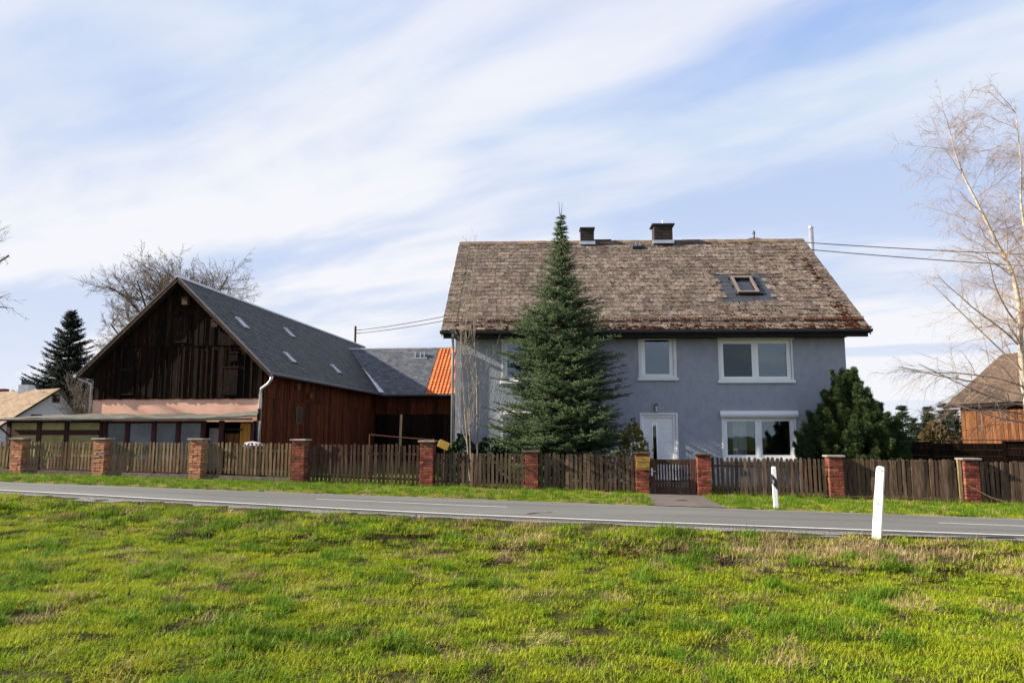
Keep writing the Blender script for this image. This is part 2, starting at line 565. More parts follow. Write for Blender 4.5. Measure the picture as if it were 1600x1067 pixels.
# ------------------------------------------------------------------ ground plan
# the road, the fence and the near field follow one direction: u along it (to the right), v across it (away)
A7 = R(7.3)
EU = np.array([math.cos(A7), -math.sin(A7)])
EV = np.array([math.sin(A7), math.cos(A7)])
RZ = -A7
NEAR_U = [-400, -60, -30, -12, -9, -6, -2.5, 1, 10, 40, 400]
NEAR_V = [60, 17.6, 14.7, 13.15, 12.65, 12.1, 11.62, 11.48, 11.42, 11.4, 11.4]
FAR_U = [-400, -60, -30, -16.7, -9, -2.65, 1.6, 9, 40, 400]
FAR_V = [66, 22.4, 20.0, 18.9, 18.45, 18.2, 18.0, 17.7, 17.5, 17.5]


def smooth_interp(u, U, V, w=2.0):
    return (np.interp(u - w, U, V) + 2 * np.interp(u, U, V) + np.interp(u + w, U, V)) / 4


def near_v(u):
    return smooth_interp(np.asarray(u, float), NEAR_U, NEAR_V)


def far_v(u):
    return smooth_interp(np.asarray(u, float), FAR_U, FAR_V)


def W2(u, v):
    return np.asarray(u)[..., None] * EU + np.asarray(v)[..., None] * EV


def slope(u):
    return -0.0205 * np.clip(u, -45, 45)


def base_height(u, v):
    """road and land without bumps"""
    n, f = near_v(u), far_v(u)
    a = v - n
    w = np.clip(a / (f - n), 0, 1)
    road = 0.37 + (0.02 - 0.37) * w
    bank = np.interp(a, [-3.3, -2.2, -1.0, -0.35, 0], [0.0, 0.03, 0.19, 0.335, 0.37])
    far = np.interp(v - f, [0, 0.5, 5.2, 12], [0.02, -0.01, -0.10, -0.12])
    z = np.where(a < 0, bank, np.where(v > f, far, road))
    return z + slope(u)


def bumps(u, v):
    n, f = near_v(u), far_v(u)
    a = n - v
    k = np.clip((a - 0.35) / 0.5, 0, 1)                     # field side
    bank = np.clip(1 - np.abs(a - 1.4) / 1.4, 0, 1)
    b = k * ((fbm(u, v, 1.1, 3) - 0.5) * 0.10 + (fbm(u, v, 0.32, 8) - 0.5) * 0.085)
    b += bank * ((fbm(u * 1.0, v * 1.6, 0.7, 5) - 0.42) * 0.28 + (fbm(u, v, .28, 15) - .5) * .16)
    k2 = np.clip((v - f - 0.25) / 0.6, 0, 1)
    b += k2 * (fbm(u, v, 0.9, 12) - 0.5) * 0.08
    return b


def H(u, v):
    u, v = np.asarray(u, float), np.asarray(v, float)
    return base_height(u, v) + bumps(u, v)


def gz(u, v):
    return float(H(np.array([u]), np.array([v]))[0])


def P3(u, v, z):
    xy = W2(np.array([u]), np.array([v]))[0]
    return (float(xy[0]), float(xy[1]), z)


def build_ground():
    ua = np.concatenate([[-2500, -1200, -600, -300, -160, -100, -70, -52, -42], np.arange(-36, -14, .5), np.arange(-14, 13, .13), np.arange(13, 30, .5), [32, 40, 55, 80, 120, 200, 400, 900, 2500]])
    va = np.concatenate([[-900, -300, -100, -40, -20, -10, -5, -2], np.arange(0, 3, .3), np.arange(3, 14.2, .11), np.arange(14.2, 18, .4), np.arange(18, 24, .14), np.arange(24, 32, .4), [34, 38, 44, 52, 64, 80, 110, 160, 260, 500, 1000, 2600]])
    U, V = np.meshgrid(ua, va, indexing='ij')
    n, f = near_v(U), far_v(U)
    Z = H(U, V)
    inside = (V > n - 0.25) & (V < f + 0.02)
    Z = Z - np.where(inside, 0.09, 0.0)
    XY = W2(U, V)
    P = np.concatenate([XY, Z[..., None]], -1).reshape(-1, 3)
    nu, nv = len(ua), len(va)
    i, j = np.meshgrid(np.arange(nu - 1), np.arange(nv - 1), indexing='ij')
    k = (i * nv + j).ravel()
    F = np.stack([k, k + nv, k + nv + 1, k + 1], 1)
    m = pm('meadow_soil', [(.032, .024, .013), (.042, .039, .013), (.056, .064, .013), (.066, .080, .014)], 2.2, 1.0, 1.0, 22, 0, spec=.05, world_pos=True, bdist=.05)
    o = link('ground', npmesh('ground', P, F, m, smooth=True))
    tag(o, 'meadow and garden ground sloping gently to the right', kind='structure')


def strip(name, mat, us, v0, v1, lift, cross=1, label=None, kind=None, parent=None):
    us = np.asarray(us, float)
    rows = []
    for c in range(cross + 1):
        t = c / cross
        v = v0(us) * (1 - t) + v1(us) * t
        z = base_height(us, v) + lift
        rows.append(np.concatenate([W2(us, v), z[:, None]], 1))
    V = np.concatenate(rows)
    n = len(us)
    F = []
    for c in range(cross):
        for i in range(n - 1):
            F.append((c * n + i, c * n + i + 1, (c + 1) * n + i + 1, (c + 1) * n + i))
    o = link(name, npmesh(name, V, F, mat), parent)
    if kind:
        tag(o, label, kind=kind)
    return o


build_ground()
UR = np.concatenate([np.arange(-400, -60, 20), np.arange(-60, 60, .5), np.arange(60, 400, 20)])
strip('road', M_asphalt, UR, lambda u: near_v(u) - 0.12, lambda u: far_v(u) + 0.10, 0.0, 6, 'grey asphalt country road crossing in front of the fence', 'structure')
strip('gravel_shoulder', M_gravel, UR, lambda u: near_v(u) - 0.34 - 0.12 * vnoise(u, u * 0, 1.3, 4), lambda u: near_v(u) - 0.10, -0.006, 1, 'narrow grey gravel shoulder along the near road edge', 'structure')
strip('edge_line', M_paint, UR, lambda u: near_v(u) + 0.02, lambda u: near_v(u) + 0.14, 0.005, 1, 'solid white line on the near road edge', 'structure')
strip('edge_line', M_paint, UR, lambda u: far_v(u) - 0.10, lambda u: far_v(u) - 0.02, 0.005, 1, 'thin white line on the far road edge', 'structure')
for k, (u0, u1, lb) in enumerate([(-19, -14.7, 'white centre dash at the left end of the road'), (-6.05, -2.0, 'white centre dash in the middle of the road'), (5.9, 10, 'white centre dash at the right end of the road')]):
    strip('centre_dash', M_paint, np.linspace(u0, u1, 12), lambda u: near_v(u) * .5 + far_v(u) * .5 - .20, lambda u: near_v(u) * .5 + far_v(u) * .5 - .09, 0.005, 1, lb, 'structure')
ts = MB()
zt_ = [(-1.35 + .35 * t, 12.55 + .95 * t + .12 * math.sin(t * 5)) for t in np.linspace(0, 1, 9)]
for (a, b_) in zip(zt_[:-1], zt_[1:]):
    q = []
    for (u_, v_), o_ in ((a, -.035), (b_, -.035), (b_, .035), (a, .035)):
        zz_ = float(base_height(np.array([u_]), np.array([v_]))[0]) + .007
        q.append(P3(u_ + o_, v_, zz_))
    ts.quad(q[0], q[3], q[2], q[1])
tag(ts.build('tar_seam', pm('tar', [(.018, .018, .018), (.03, .03, .03)], 4, .5, .1, 30, 0)), 'short dark tar seam across the near lane', kind='structure')
# paved apron in front of the garden gate
ap = MB()
for i in range(6):
    pass
strip('gate_path', M_paving, [1.1, 1.5, 2.0, 2.5, 2.75], lambda u: far_v(u) + 0.08, lambda u: u * 0 + 26.4, 0.02, 12, 'paved path from the road through the garden gate', 'structure')


# ------------------------------------------------------------------ fence: pillars, picket sections, gate
def brick_mesh(name, mat, L, Wd, Hh):
    return MB().bbox(-L / 2, L / 2, -Wd / 2, Wd / 2, 0, Hh, 0.006).mesh(name, mat)


BR_RED = brick_mesh('brick', M_brick, .24, .113, .070)
BR_OLD = brick_mesh('brick', M_brick_old, .24, .113, .070)


FU = -2.97      # the fence runs are measured from the foot of the view axis


def pillar(u, ztop, zbot, size, bricks, label, cap_over=.06, cap_mat=M_concrete, cap_t=.055, rough=0.004):
    v = 23.2
    rnd = random.Random(int(u * 100))
    root = tag(empty('brick_pillar', P3(u, v, zbot), RZ), label, 'pillar', 'brick pillars of the street fence')
    h = ztop - zbot - cap_t
    s = size
    MB().box(-s / 2 + .012, s / 2 - .012, -s / 2 + .012, s / 2 - .012, -.25, h).build('mortar_core', M_mortar, root)
    k = int(h / .083)
    step = h / k
    half = s / 2
    bl = s - .113 - .012
    sx = bl / .24
    for c in range(k):
        fl = c % 2
        for q in range(4):
            a = q * math.pi / 2
            off = (.113 + .012) / 2 * (1 if fl else -1)
            lx, ly = off, -(half - .0565)
            x = lx * math.cos(a) - ly * math.sin(a)
            y = lx * math.sin(a) + ly * math.cos(a)
            link('brick', bricks, root, (x + rnd.gauss(0, rough), y + rnd.gauss(0, rough), c * step + .006), (rnd.gauss(0, .006), 0, a + rnd.gauss(0, .008)), (sx, 1, step / .083))
    cs = half + cap_over
    MB().bbox(-cs, cs, -cs, cs, h + .001, h + cap_t, .008).build('cap', cap_mat, root, rot=(0, 0, rnd.gauss(0, .02)))
    return root


PILLARS = [
    # u, top, bottom, size
    (-16.93, 1.56, .30, .40, 0, 'old orange brick pillar at the far left end of the fence'),
    (-13.90, 1.56, .21, .40, 0, 'old orange brick pillar in front of the yellow shed panels'),
    (-10.45, 1.55, .17, .40, 0, 'orange brick pillar in front of the grey shed panels and ochre door'),
    (-6.92, 1.53, .06, .42, 1, 'red brick pillar with concrete cap at the left end of the tall driveway fence'),
    (-2.69, 1.49, -.06, .42, 1, 'tall red brick pillar beside the yellow board by the driveway fence'),
    (0.63, 1.18, -.13, .40, 1, 'red brick pillar below the left side of the big spruce'),
    (4.00, 1.14, -.19, .40, 1, 'red brick pillar carrying the brass mailbox left of the garden gate'),
    (5.83, 1.11, -.20, .40, 1, 'red brick pillar on the right side of the garden gate'),
    (9.61, 1.07, -.28, .40, 1, 'red brick pillar in front of the dark round thuja'),
    (13.33, 1.00, -.36, .40, 1, 'red brick pillar with a wooden post beside it near the old wooden barn'),
]
for u, zt, zb, s, red, lb in PILLARS:
    u += FU
    zb = gz(u, 23.2) - .04
    pillar(u, zt, zb, s, BR_RED if red else BR_OLD, lb, rough=.003 if red else .007, cap_mat=M_darkcap if -2.5 < u < 3.5 else M_concrete)
PILLAR_BASE = {}


def picket_mesh(name, mat, w, h, t, style):
    if style == 'round':
        poly = [(-w / 2, 0), (w / 2, 0), (w / 2, h - w * .45), (w * .36, h - w * .15), (w * .14, h), (-w * .14, h), (-w * .36, h - w * .15), (-w / 2, h - w * .45)]
    elif style == 'point':
        poly = [(-w / 2, 0), (w / 2, 0), (w / 2, h - .02), (.012, h), (-.012, h), (-w / 2, h - .02)]
    else:
        poly = [(-w / 2, 0), (w / 2, 0), (w / 2, h - .008), (w / 2 - .01, h), (-w / 2 + .01, h), (-w / 2, h - .008)]
    return MB().prism(poly, -t / 2, t / 2).mesh(name, mat)


def fence_section(u0, u1, zt0, zt1, mat, style, label, pitch=.128, w=.078, gap_bot=.06, plinth=False, rails=2, mats=None, jit=.012, droop=None):
    rnd = random.Random(int(u0 * 31 + 5))
    u0, u1 = u0 + FU, u1 + FU
    um = (u0 + u1) / 2
    g0, g1 = gz(u0, 23.2), gz(u1, 23.2)
    zm = (g0 + g1) / 2
    root = tag(empty('picket_fence', P3(um, 23.2, zm), RZ), label, 'fence', 'sections of the wooden street fence')
    n = max(2, int(round((u1 - u0) / pitch)))
    hs = {}
    pl = .17 if plinth else 0.0
    for i in range(n):
        t = (i + .5) / n
        u = u0 + (u1 - u0) * t
        zt = zt0 + (zt1 - zt0) * t + rnd.gauss(0, jit)
        zb = g0 + (g1 - g0) * t + gap_bot + pl
        hgt = round((zt - zb) / .03) * .03
        if hgt not in hs:
            hs[hgt] = picket_mesh('picket', mat, w, hgt, .022, style)
        link('picket', hs[hgt], root, (u - um, -.035, zb - zm), (rnd.gauss(0, .012), rnd.gauss(0, .010), rnd.gauss(0, .05)), (1 + rnd.gauss(0, .10), 1, 1))
    for k in range(rails):
        fr = (.18, .78)[k] if rails == 2 else .5
        za = (g0 - zm + pl) + (zt0 - g0 - pl) * fr
        zb_ = (g1 - zm + pl) + (zt1 - g1 - pl) * fr
        b = MB()
        x0, x1 = u0 - um, u1 - um
        b.add([(x0, -.022, za - .035), (x1, -.022, zb_ - .035), (x1, .025, zb_ - .035), (x0, .025, za - .035),
               (x0, -.022, za + .035), (x1, -.022, zb_ + .035), (x1, .025, zb_ + .035), (x0, .025, za + .035)],
              [(0, 3, 2, 1), (4, 5, 6, 7), (0, 1, 5, 4), (1, 2, 6, 5), (2, 3, 7, 6), (3, 0, 4, 7)])
        b.build('rail', mat, root)
    if plinth:
        x0, x1 = u0 - um, u1 - um
        MB().add([(x0, -.08, g0 - zm - .3), (x1, -.08, g1 - zm - .3), (x1, .08, g1 - zm - .3), (x0, .08, g0 - zm - .3),
                  (x0, -.08, g0 - zm + pl), (x1, -.08, g1 - zm + pl), (x1, .08, g1 - zm + pl), (x0, .08, g0 - zm + pl)],
                 [(0, 3, 2, 1), (4, 5, 6, 7), (0, 1, 5, 4), (1, 2, 6, 5), (2, 3, 7, 6), (3, 0, 4, 7)]).build('plinth', M_plinth, root)
    return root


fence_section(-21.0, -17.20, 1.47, 1.44, M_picket_old, 'flat', 'lichen-covered picket section left of the first pillar at the frame edge', plinth=True, w=.072)
fence_section(-16.66, -14.16, 1.44, 1.42, M_picket_old, 'flat', 'lichen-covered picket section in front of the yellow shed panels', plinth=True, w=.072)
fence_section(-13.63, -10.70, 1.42, 1.41, M_picket_old, 'flat', 'lichen-covered picket section in front of the grey shed panels', plinth=True, w=.072)
fence_section(-10.19, -7.20, 1.41, 1.39, M_picket_old, 'flat', 'picket section in front of the ochre shed door and barn downpipe', plinth=True, w=.074)
fence_section(-6.66, -2.95, 1.37, 1.34, M_picket_dark, 'flat', 'tall dark brown driveway picket section before the wooden courtyard', pitch=.135, w=.085, gap_bot=.05, jit=.02)
fence_section(-2.42, .40, 1.10, 1.10, M_picket, 'round', 'grey round-topped picket section below the bare saplings', pitch=.133, w=.088)
fence_section(.86, 3.77, 1.09, 1.06, M_picket, 'round', 'shaded picket section under the big spruce branches', pitch=.133, w=.098)
fence_section(6.06, 9.38, 1.00, .97, M_picket, 'round', 'grey round-topped picket section below the large ground floor window', pitch=.133, w=.092)
fence_section(9.84, 12.98, .97, .95, M_picket, 'round', 'close-set picket section between thuja and leaning road post', pitch=.128, w=.108)
fence_section(13.60, 18.6, .90, .84, M_picket, 'round', 'close-set picket section at the right frame edge', pitch=.13, w=.108)

# wooden post beside the last pillar
wp = MB().bbox(-.05, .05, -.05, .05, -.05, 1.28, .01).build('fence_post', M_picket_old, None, P3(13.06 + FU, 23.18, gz(13.06 + FU, 23.2)), (0, 0, RZ))
tag(wp, 'sunlit square wooden post left of the last brick pillar', 'post')
# fallen lath along the fence foot and loose wire
b = MB().box(-2.0, 2.0, -.02, .02, 0, .03)
tag(b.build('fallen_lath', M_picket_old, None, P3(11.1 + FU, 22.85, gz(11.1 + FU, 22.85) + .10), (0, R(1.1), RZ + .015)), 'pale wooden lath lying along the foot of the right fence', 'lath')
b = MB().tube([P3(10.18, 22.9, gz(10.18, 23) + .55), P3(10.6, 22.6, gz(10.6, 22.6) + .25), P3(11.1, 22.2, gz(11.1, 22.2) + .05)], .008, 5)
tag(b.build('loose_stick', M_picket_old), 'thin pale stick leaning on the last brick pillar', 'stick')

# garden gate
g0 = gz(1.95, 23.2) + .05
gate = tag(empty('garden_gate', P3(4.92 + FU, 23.2, g0), RZ), 'dark brown wooden garden gate with vertical bars between two brick pillars', 'gate')
gw, gh = 1.36, 1.02
for x0, x1 in ((-gw / 2, -gw / 2 + .16), (gw / 2 - .16, gw / 2)):
    MB().bbox(x0, x1, -.03, .03, 0, gh, .006).build('stile', M_picket_dark, gate)
for z0, z1 in ((0, .17), (gh - .15, gh)):
    MB().bbox(-gw / 2 + .161, gw / 2 - .161, -.028, .028, z0, z1, .006).build('rail', M_picket_dark, gate)
MB().box(-gw / 2 + .161, gw / 2 - .161, .005, .02, .34, .40).build('rail', M_picket_dark, gate)
bm_ = MB().box(-.030, .030, -.022, -.002, .171, gh - .151).mesh('bar', M_picket_dark)
for i in range(12):
    link('bar', bm_, gate, (-gw / 2 + .20 + i * (gw - .40) / 11, 0, 0))
hb = MB().bbox(-gw / 2 + .03, -gw / 2 + .08, -.042, -.03, .52, .76, .004)
hb.tube([(-gw / 2 + .055, -.04, .68), (-gw / 2 + .055, -.085, .68), (-gw / 2 + .17, -.09, .655)], .011, 6)
hb.build('handle', M_steel, gate)

# brass mailbox on the pillar
mb = tag(empty('mailbox', P3(4.02 + FU, 22.925, .66), RZ), 'brass mailbox hanging on the brick pillar left of the gate', 'mailbox')
MB().bbox(-.20, .20, -.06, .06, 0, .34, .012).build('body', M_brass, mb)
MB().bbox(-.215, .215, -.085, -.061, .21, .355, .006).build('flap', M_brass, mb)
MB().prism([(-.018, .262), (.018, .262), (.018, .298), (-.018, .298)], -.092, -.0855).build('emblem', M_black, mb)
MB().tube([(-.18, -.05, -.03), (.18, -.05, -.03)], .018, 8).build('newspaper_tube', M_brass, mb)


# ------------------------------------------------------------------ the blue-grey house
HO = (-2.1205, 27.5, -.15)
HR = R(-2)
house = tag(empty('house', HO, HR), 'two-storey blue-grey plastered house with weathered mossy tile roof', 'house')
HL, HD = 14.38, 11.0
RK = (10.5 - 5.6) / 6.1               # roof slope
ROOF_Y0, ROOF_Z0, RIDGE_Y, RIDGE_Z = -.6, 5.6, 5.5, 10.5


def roof_z(y):
    return ROOF_Z0 + (y - ROOF_Y0) * RK


WINS = {
    'small': (6.92, 8.10, 3.90, 5.46), 'big_up': (9.80, 12.40, 3.80, 5.30), 'big_low': (9.84, 12.40, .95, 2.46),
    'left_up': (1.80, 4.40, 3.80, 5.30), 'left_low': (1.80, 4.40, .95, 2.46), 'door': (6.88, 8.12, .17, 2.55)}


def wall_front():
    xs = sorted(set([0, HL] + [w[0] for w in WINS.values()] + [w[1] for w in WINS.values()]))
    zs = sorted(set([-.3, 5.98] + [w[2] for w in WINS.values()] + [w[3] for w in WINS.values()]))
    b = MB()

    def hole(x, z):
        return any(w[0] < x < w[1] and w[2] < z < w[3] for w in WINS.values())
    for i in range(len(xs) - 1):
        for j in range(len(zs) - 1):
            if not hole((xs[i] + xs[i + 1]) / 2, (zs[j] + zs[j + 1]) / 2):
                b.quad((xs[i], 0, zs[j]), (xs[i + 1], 0, zs[j]), (xs[i + 1], 0, zs[j + 1]), (xs[i], 0, zs[j + 1]))
    d = .24
    for x0, x1, z0, z1 in WINS.values():
        b.quad((x0, 0, z0), (x0, d, z0), (x1, d, z0), (x1, 0, z0))
        b.quad((x0, 0, z1), (x1, 0, z1), (x1, d, z1), (x0, d, z1))
        b.quad((x0, 0, z0), (x0, 0, z1), (x0, d, z1), (x0, d, z0))
        b.quad((x1, 0, z0), (x1, d, z0), (x1, d, z1), (x1, 0, z1))
    # gable ends and back
    top = roof_z(0) - .1
    for x, fl in ((0, 0), (HL, 1)):
        p = [(x, 0, -.3), (x, HD, -.3), (x, HD, top), (x, RIDGE_Y, RIDGE_Z - .12), (x, 0, top)]
        b.add(p if fl else p[::-1], [(0, 1, 2, 3, 4)])
    b.quad((HL, HD, -.3), (0, HD, -.3), (0, HD, top), (HL, HD, top))
    return b


wall_front().build('wall', M_plaster, house)
MB().box(-.03, 6.5, -.03, -.002, -.3, .12).build('plinth', M_side_plaster, house)
MB().box(8.4, HL + .03, -.03, -.002, -.3, .12).build('plinth', M_side_plaster, house)


def frame_ring(b, x0, x1, z0, z1, w, y0, y1):
    b.box(x0, x0 + w, y0, y1, z0, z1)
    b.box(x1 - w, x1, y0, y1, z0, z1)
    b.box(x0 + w, x1 - w, y0, y1, z0, z0 + w)
    b.box(x0 + w, x1 - w, y0, y1, z1 - w, z1)
    return b


def make_window(key, split, shutter=None, sill=True, curtain=False, surround=.09, frame_w=.07):
    x0, x1, z0, z1 = WINS[key]
    win = frame_ring(MB(), x0, x1, z0, z1, frame_w, .05, .13).build('window', M_white, house)
    ix0, ix1, iz0, iz1 = x0 + frame_w, x1 - frame_w, z0 + frame_w, z1 - frame_w
    cells = []
    if split:
        xm = (ix0 + ix1) / 2
        MB().box(xm - .045, xm + .045, .046, .128, iz0, iz1).build('mullion', M_white, win)
        cells = [(ix0, xm - .045), (xm + .045, ix1)]
    else:
        cells = [(ix0, ix1)]
    for k_, (a, c) in enumerate(cells):
        frame_ring(MB(), a, c, iz0, iz1, .075, .06, .12).build('sash', M_white, win)
        MB().quad((a + .07, .10, iz0 + .07), (c - .07, .10, iz0 + .07), (c - .07, .10, iz1 - .07), (a + .07, .10, iz1 - .07)).build('pane', M_glass_dark if key == 'big_up' and k_ == 0 else M_glass, win)
    # surround proud of the plaster
    if surround:
        s = surround
        frame_ring(MB(), x0 - s, x1 + s, z0 - s * .2, z1 + s, s, -.022, .02).build('surround', M_surround, win)
    if sill:
        MB().bbox(x0 - surround - .05, x1 + surround + .05, -.09, .04, z0 - .10, z0 - .003, .008).build('sill', M_surround if not split else M_white, win)
    if shutter == 'box':
        MB().bbox(x0 - .10, x1 + .10, -.14, .03, z1 - .01, z1 + .17, .012).build('shutter_box', M_surround, win)
    elif shutter == 'round':
        pts = [(-.02 - .13 * math.sin(t * math.pi / 8), z1 + .10 - .135 * math.cos(t * math.pi / 8)) for t in range(9)]
        b = MB()
        n = len(pts)
        v = [(x0 - .12, y, z) for y, z in pts] + [(x1 + .12, y, z) for y, z in pts]
        f = [(i, i + n, i + n + 1, i + 1) for i in range(n - 1)] + [tuple(range(n)), tuple(range(2 * n - 1, n - 1, -1))]
        b.add(v, f)
        b.build('shutter_box', M_white, win)
    # the room behind the glass
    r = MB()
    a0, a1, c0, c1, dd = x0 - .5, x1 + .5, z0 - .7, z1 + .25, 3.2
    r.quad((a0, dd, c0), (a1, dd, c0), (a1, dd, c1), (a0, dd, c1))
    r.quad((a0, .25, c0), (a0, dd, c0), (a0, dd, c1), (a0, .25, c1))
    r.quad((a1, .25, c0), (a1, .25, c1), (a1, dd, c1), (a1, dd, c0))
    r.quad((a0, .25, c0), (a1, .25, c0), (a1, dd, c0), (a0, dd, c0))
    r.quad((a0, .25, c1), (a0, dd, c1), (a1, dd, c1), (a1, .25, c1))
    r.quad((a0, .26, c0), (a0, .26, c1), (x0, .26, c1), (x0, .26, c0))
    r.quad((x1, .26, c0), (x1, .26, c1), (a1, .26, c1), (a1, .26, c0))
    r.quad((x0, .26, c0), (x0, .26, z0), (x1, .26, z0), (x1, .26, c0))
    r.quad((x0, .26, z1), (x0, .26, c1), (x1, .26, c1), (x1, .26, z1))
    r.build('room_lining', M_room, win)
    if curtain:
        for (cu0, cu1) in curtain:
            b = MB()
            n = int((cu1 - cu0) / .03)
            top = []
            bot = []
            for i in range(n + 1):
                x = cu0 + (cu1 - cu0) * i / n
                y = .34 + .03 * math.sin(x * 46) + .015 * math.sin(x * 19)
                top.append((x, y, iz1))
                bot.append((x, y + .01, z0 - .05))
            for i in range(n):
                b.quad(bot[i], bot[i + 1], top[i + 1], top[i])
            b.build('curtain', M_curtain, win)
    return win


make_window('small', False, None, True, surround=.11)
make_window('big_up', True, 'box', True, surround=.06)
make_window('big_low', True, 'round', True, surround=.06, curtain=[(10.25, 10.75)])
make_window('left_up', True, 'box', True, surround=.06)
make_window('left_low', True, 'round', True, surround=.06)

# front door
x0, x1, z0, z1 = WINS['door']
door = MB().box(x0 + .09, x1 - .09, .10, .15, z0, z1 - .09).build('door', M_white, house)
fr = MB()
fr.box(x0, x0 + .09, .04, .17, z0, z1)
fr.box(x1 - .09, x1, .04, .17, z0, z1)
fr.box(x0 + .09, x1 - .09, .04, .17, z1 - .09, z1)
fr.build('frame', M_white, door)
fr = MB()
fr.box(x0 - .07, x0, -.025, .04, z0, z1 + .07)
fr.box(x1, x1 + .07, -.025, .04, z0, z1 + .07)
fr.box(x0, x1, -.025, .04, z1, z1 + .07)
fr.build('surround', M_surround, door)
MB().box(7.29, 7.42, .088, .0995, .40, 2.14).build('glass_strip', M_glass_dark, door)
ring = frame_ring(MB(), 7.26, 7.45, .37, 2.24, .03, .080, .0992)
ring.build('strip_frame', M_steel, door)
for zz in (.55, 1.05, 1.55, 2.05):
    MB().box(7.50, x1 - .14, .094, .0996, zz, zz + .012).build('groove', M_zinc, door)
hb = MB()
hb.tube([(7.10, .04, 1.05), (7.10, .04, 1.50)], .016, 8)
for z in (1.12, 1.43):
    hb.tube([(7.10, .04, z), (7.10, .10, z)], .012, 6)
    hb.tube([(7.10, .04, z), (7.02, .04, z)], .014, 6)
hb.build('handle', M_dark_metal, door)
for k in range(2):
    MB().bbox(x0 - .35, x1 + .35, -.75 + .32 * k, -.001, -.30 + .001 * k, .0 + .155 * k, .01).build('step', M_concrete, house)
# wall lamp above the door
lp = MB().bbox(7.36, 7.46, -.03, -.001, 2.68, 2.92, .006).build('wall_lamp', M_dark_metal, house)
MB().tube([(7.41, -.10, 2.66), (7.41, -.10, 2.88)], .055, 10).build('lamp_glass', M_zinc, lp)
MB().tube([(7.41, -.10, 2.881), (7.41, -.10, 2.94)], [.075, .03], 10).build('lamp_cap', M_dark_metal, lp)
# house number
cu = bpy.data.curves.new('house_number', 'FONT')
cu.body = '42'
cu.size = .20
cu.extrude = .012
cu.materials.append(M_black)
tmp = bpy.data.objects.new('house_number', cu)
COL.objects.link(tmp)
nm_ = bpy.data.meshes.new_from_object(tmp.evaluated_get(bpy.context.evaluated_depsgraph_get()))
bpy.data.objects.remove(tmp, do_unlink=True)
nm_.materials.clear()
nm_.materials.append(M_black)
link('house_number', nm_, house, (6.46, -.016, 2.31), (R(90), 0, 0))


# roof: deck, tiles, verge, moss, ridge, gutter, snow guard
RX0, RX1 = -.44, 15.05
PITCH = math.atan(RK)
SL = math.hypot(RIDGE_Y - ROOF_Y0, RIDGE_Z - ROOF_Z0)
cp, sp = math.cos(PITCH), math.sin(PITCH)


def on_roof(x, s, h=0.0):
    """point on the front slope: s metres up from the eave, h above it"""
    return Vector((x, ROOF_Y0 + s * cp - h * sp, ROOF_Z0 + s * sp + h * cp))


rb = MB()
t = .14
for a, c in (((RX0 + .02, ROOF_Y0 + .03, ROOF_Z0 - .01), (RX1 - .02, RIDGE_Y, RIDGE_Z - .035)),):
    rb.add([(RX0 + .02, ROOF_Y0 + .03, ROOF_Z0 - .01), (RX1 - .02, ROOF_Y0 + .03, ROOF_Z0 - .01), (RX1 - .02, RIDGE_Y, RIDGE_Z - .035), (RX0 + .02, RIDGE_Y, RIDGE_Z - .035),
            (RX0 + .02, ROOF_Y0 + .03, ROOF_Z0 - .01 - t), (RX1 - .02, ROOF_Y0 + .03, ROOF_Z0 - .01 - t), (RX1 - .02, RIDGE_Y, RIDGE_Z - .035 - t), (RX0 + .02, RIDGE_Y, RIDGE_Z - .035 - t)],
           [(0, 1, 2, 3), (7, 6, 5, 4), (0, 4, 5, 1), (1, 5, 6, 2), (2, 6, 7, 3), (3, 7, 4, 0)])
roof = rb.build('roof', M_underlay, house)
# rear slope
yb = 2 * RIDGE_Y - ROOF_Y0
MB().slab((RX0, RIDGE_Y + .001, RIDGE_Z), (RX1, RIDGE_Y + .001, RIDGE_Z), (RX1, yb, ROOF_Z0), (RX0, yb, ROOF_Z0), .14).build('rear_slope', M_tile, roof)
MB().box(.0, HL, ROOF_Y0 + .08, -.003, 5.36, 5.40).build('soffit', M_underlay, roof)
MB().box(RX0 + .05, RX1 - .05, ROOF_Y0 + .05, ROOF_Y0 + .08, 5.33, 5.50).build('eaves_board', M_underlay, roof)


def tile_shape(w, l, th, cut):
    """one tile, its lower left corner cut round; lies in x (across) and y (up the slope)"""
    poly = [(-w / 2 + cut, 0), (w / 2, .0), (w / 2, l), (-w / 2, l), (-w / 2, cut * .95), (-w / 2 + cut * .25, cut * .35)]
    return MB().prism_z(poly, 0, th)


def tile_lists():
    rnd = random.Random(11)
    rows = 23
    exp_ = SL / rows
    w = .352
    T = []
    for r in range(rows):
        s = r * exp_
        n = int((RX1 - RX0 - .6) / w) + 2
        for c in range(n):
            x = RX0 + .36 + (c + (.5 if r % 2 else 0.0)) * w
            if x < RX0 + .34 or x > RX1 - .34:
                continue
            # leave the roof window and its flashing free
            if 10.42 < x < 12.40 and 2.15 < s + exp_ * .5 < 4.45:
                continue
            # older, more uneven cover to the right
            k = min(max((x - 3) / 9, .25), 1.0) * (1.25 - r / rows * .6)
            T.append((x + rnd.gauss(0, .010 * k), s + rnd.gauss(0, .018 * k), .035 + rnd.gauss(0, .034 * k), rnd.gauss(0, .016 * k), .010 + abs(rnd.gauss(0, .012 * k)), r))
    return T, exp_, w


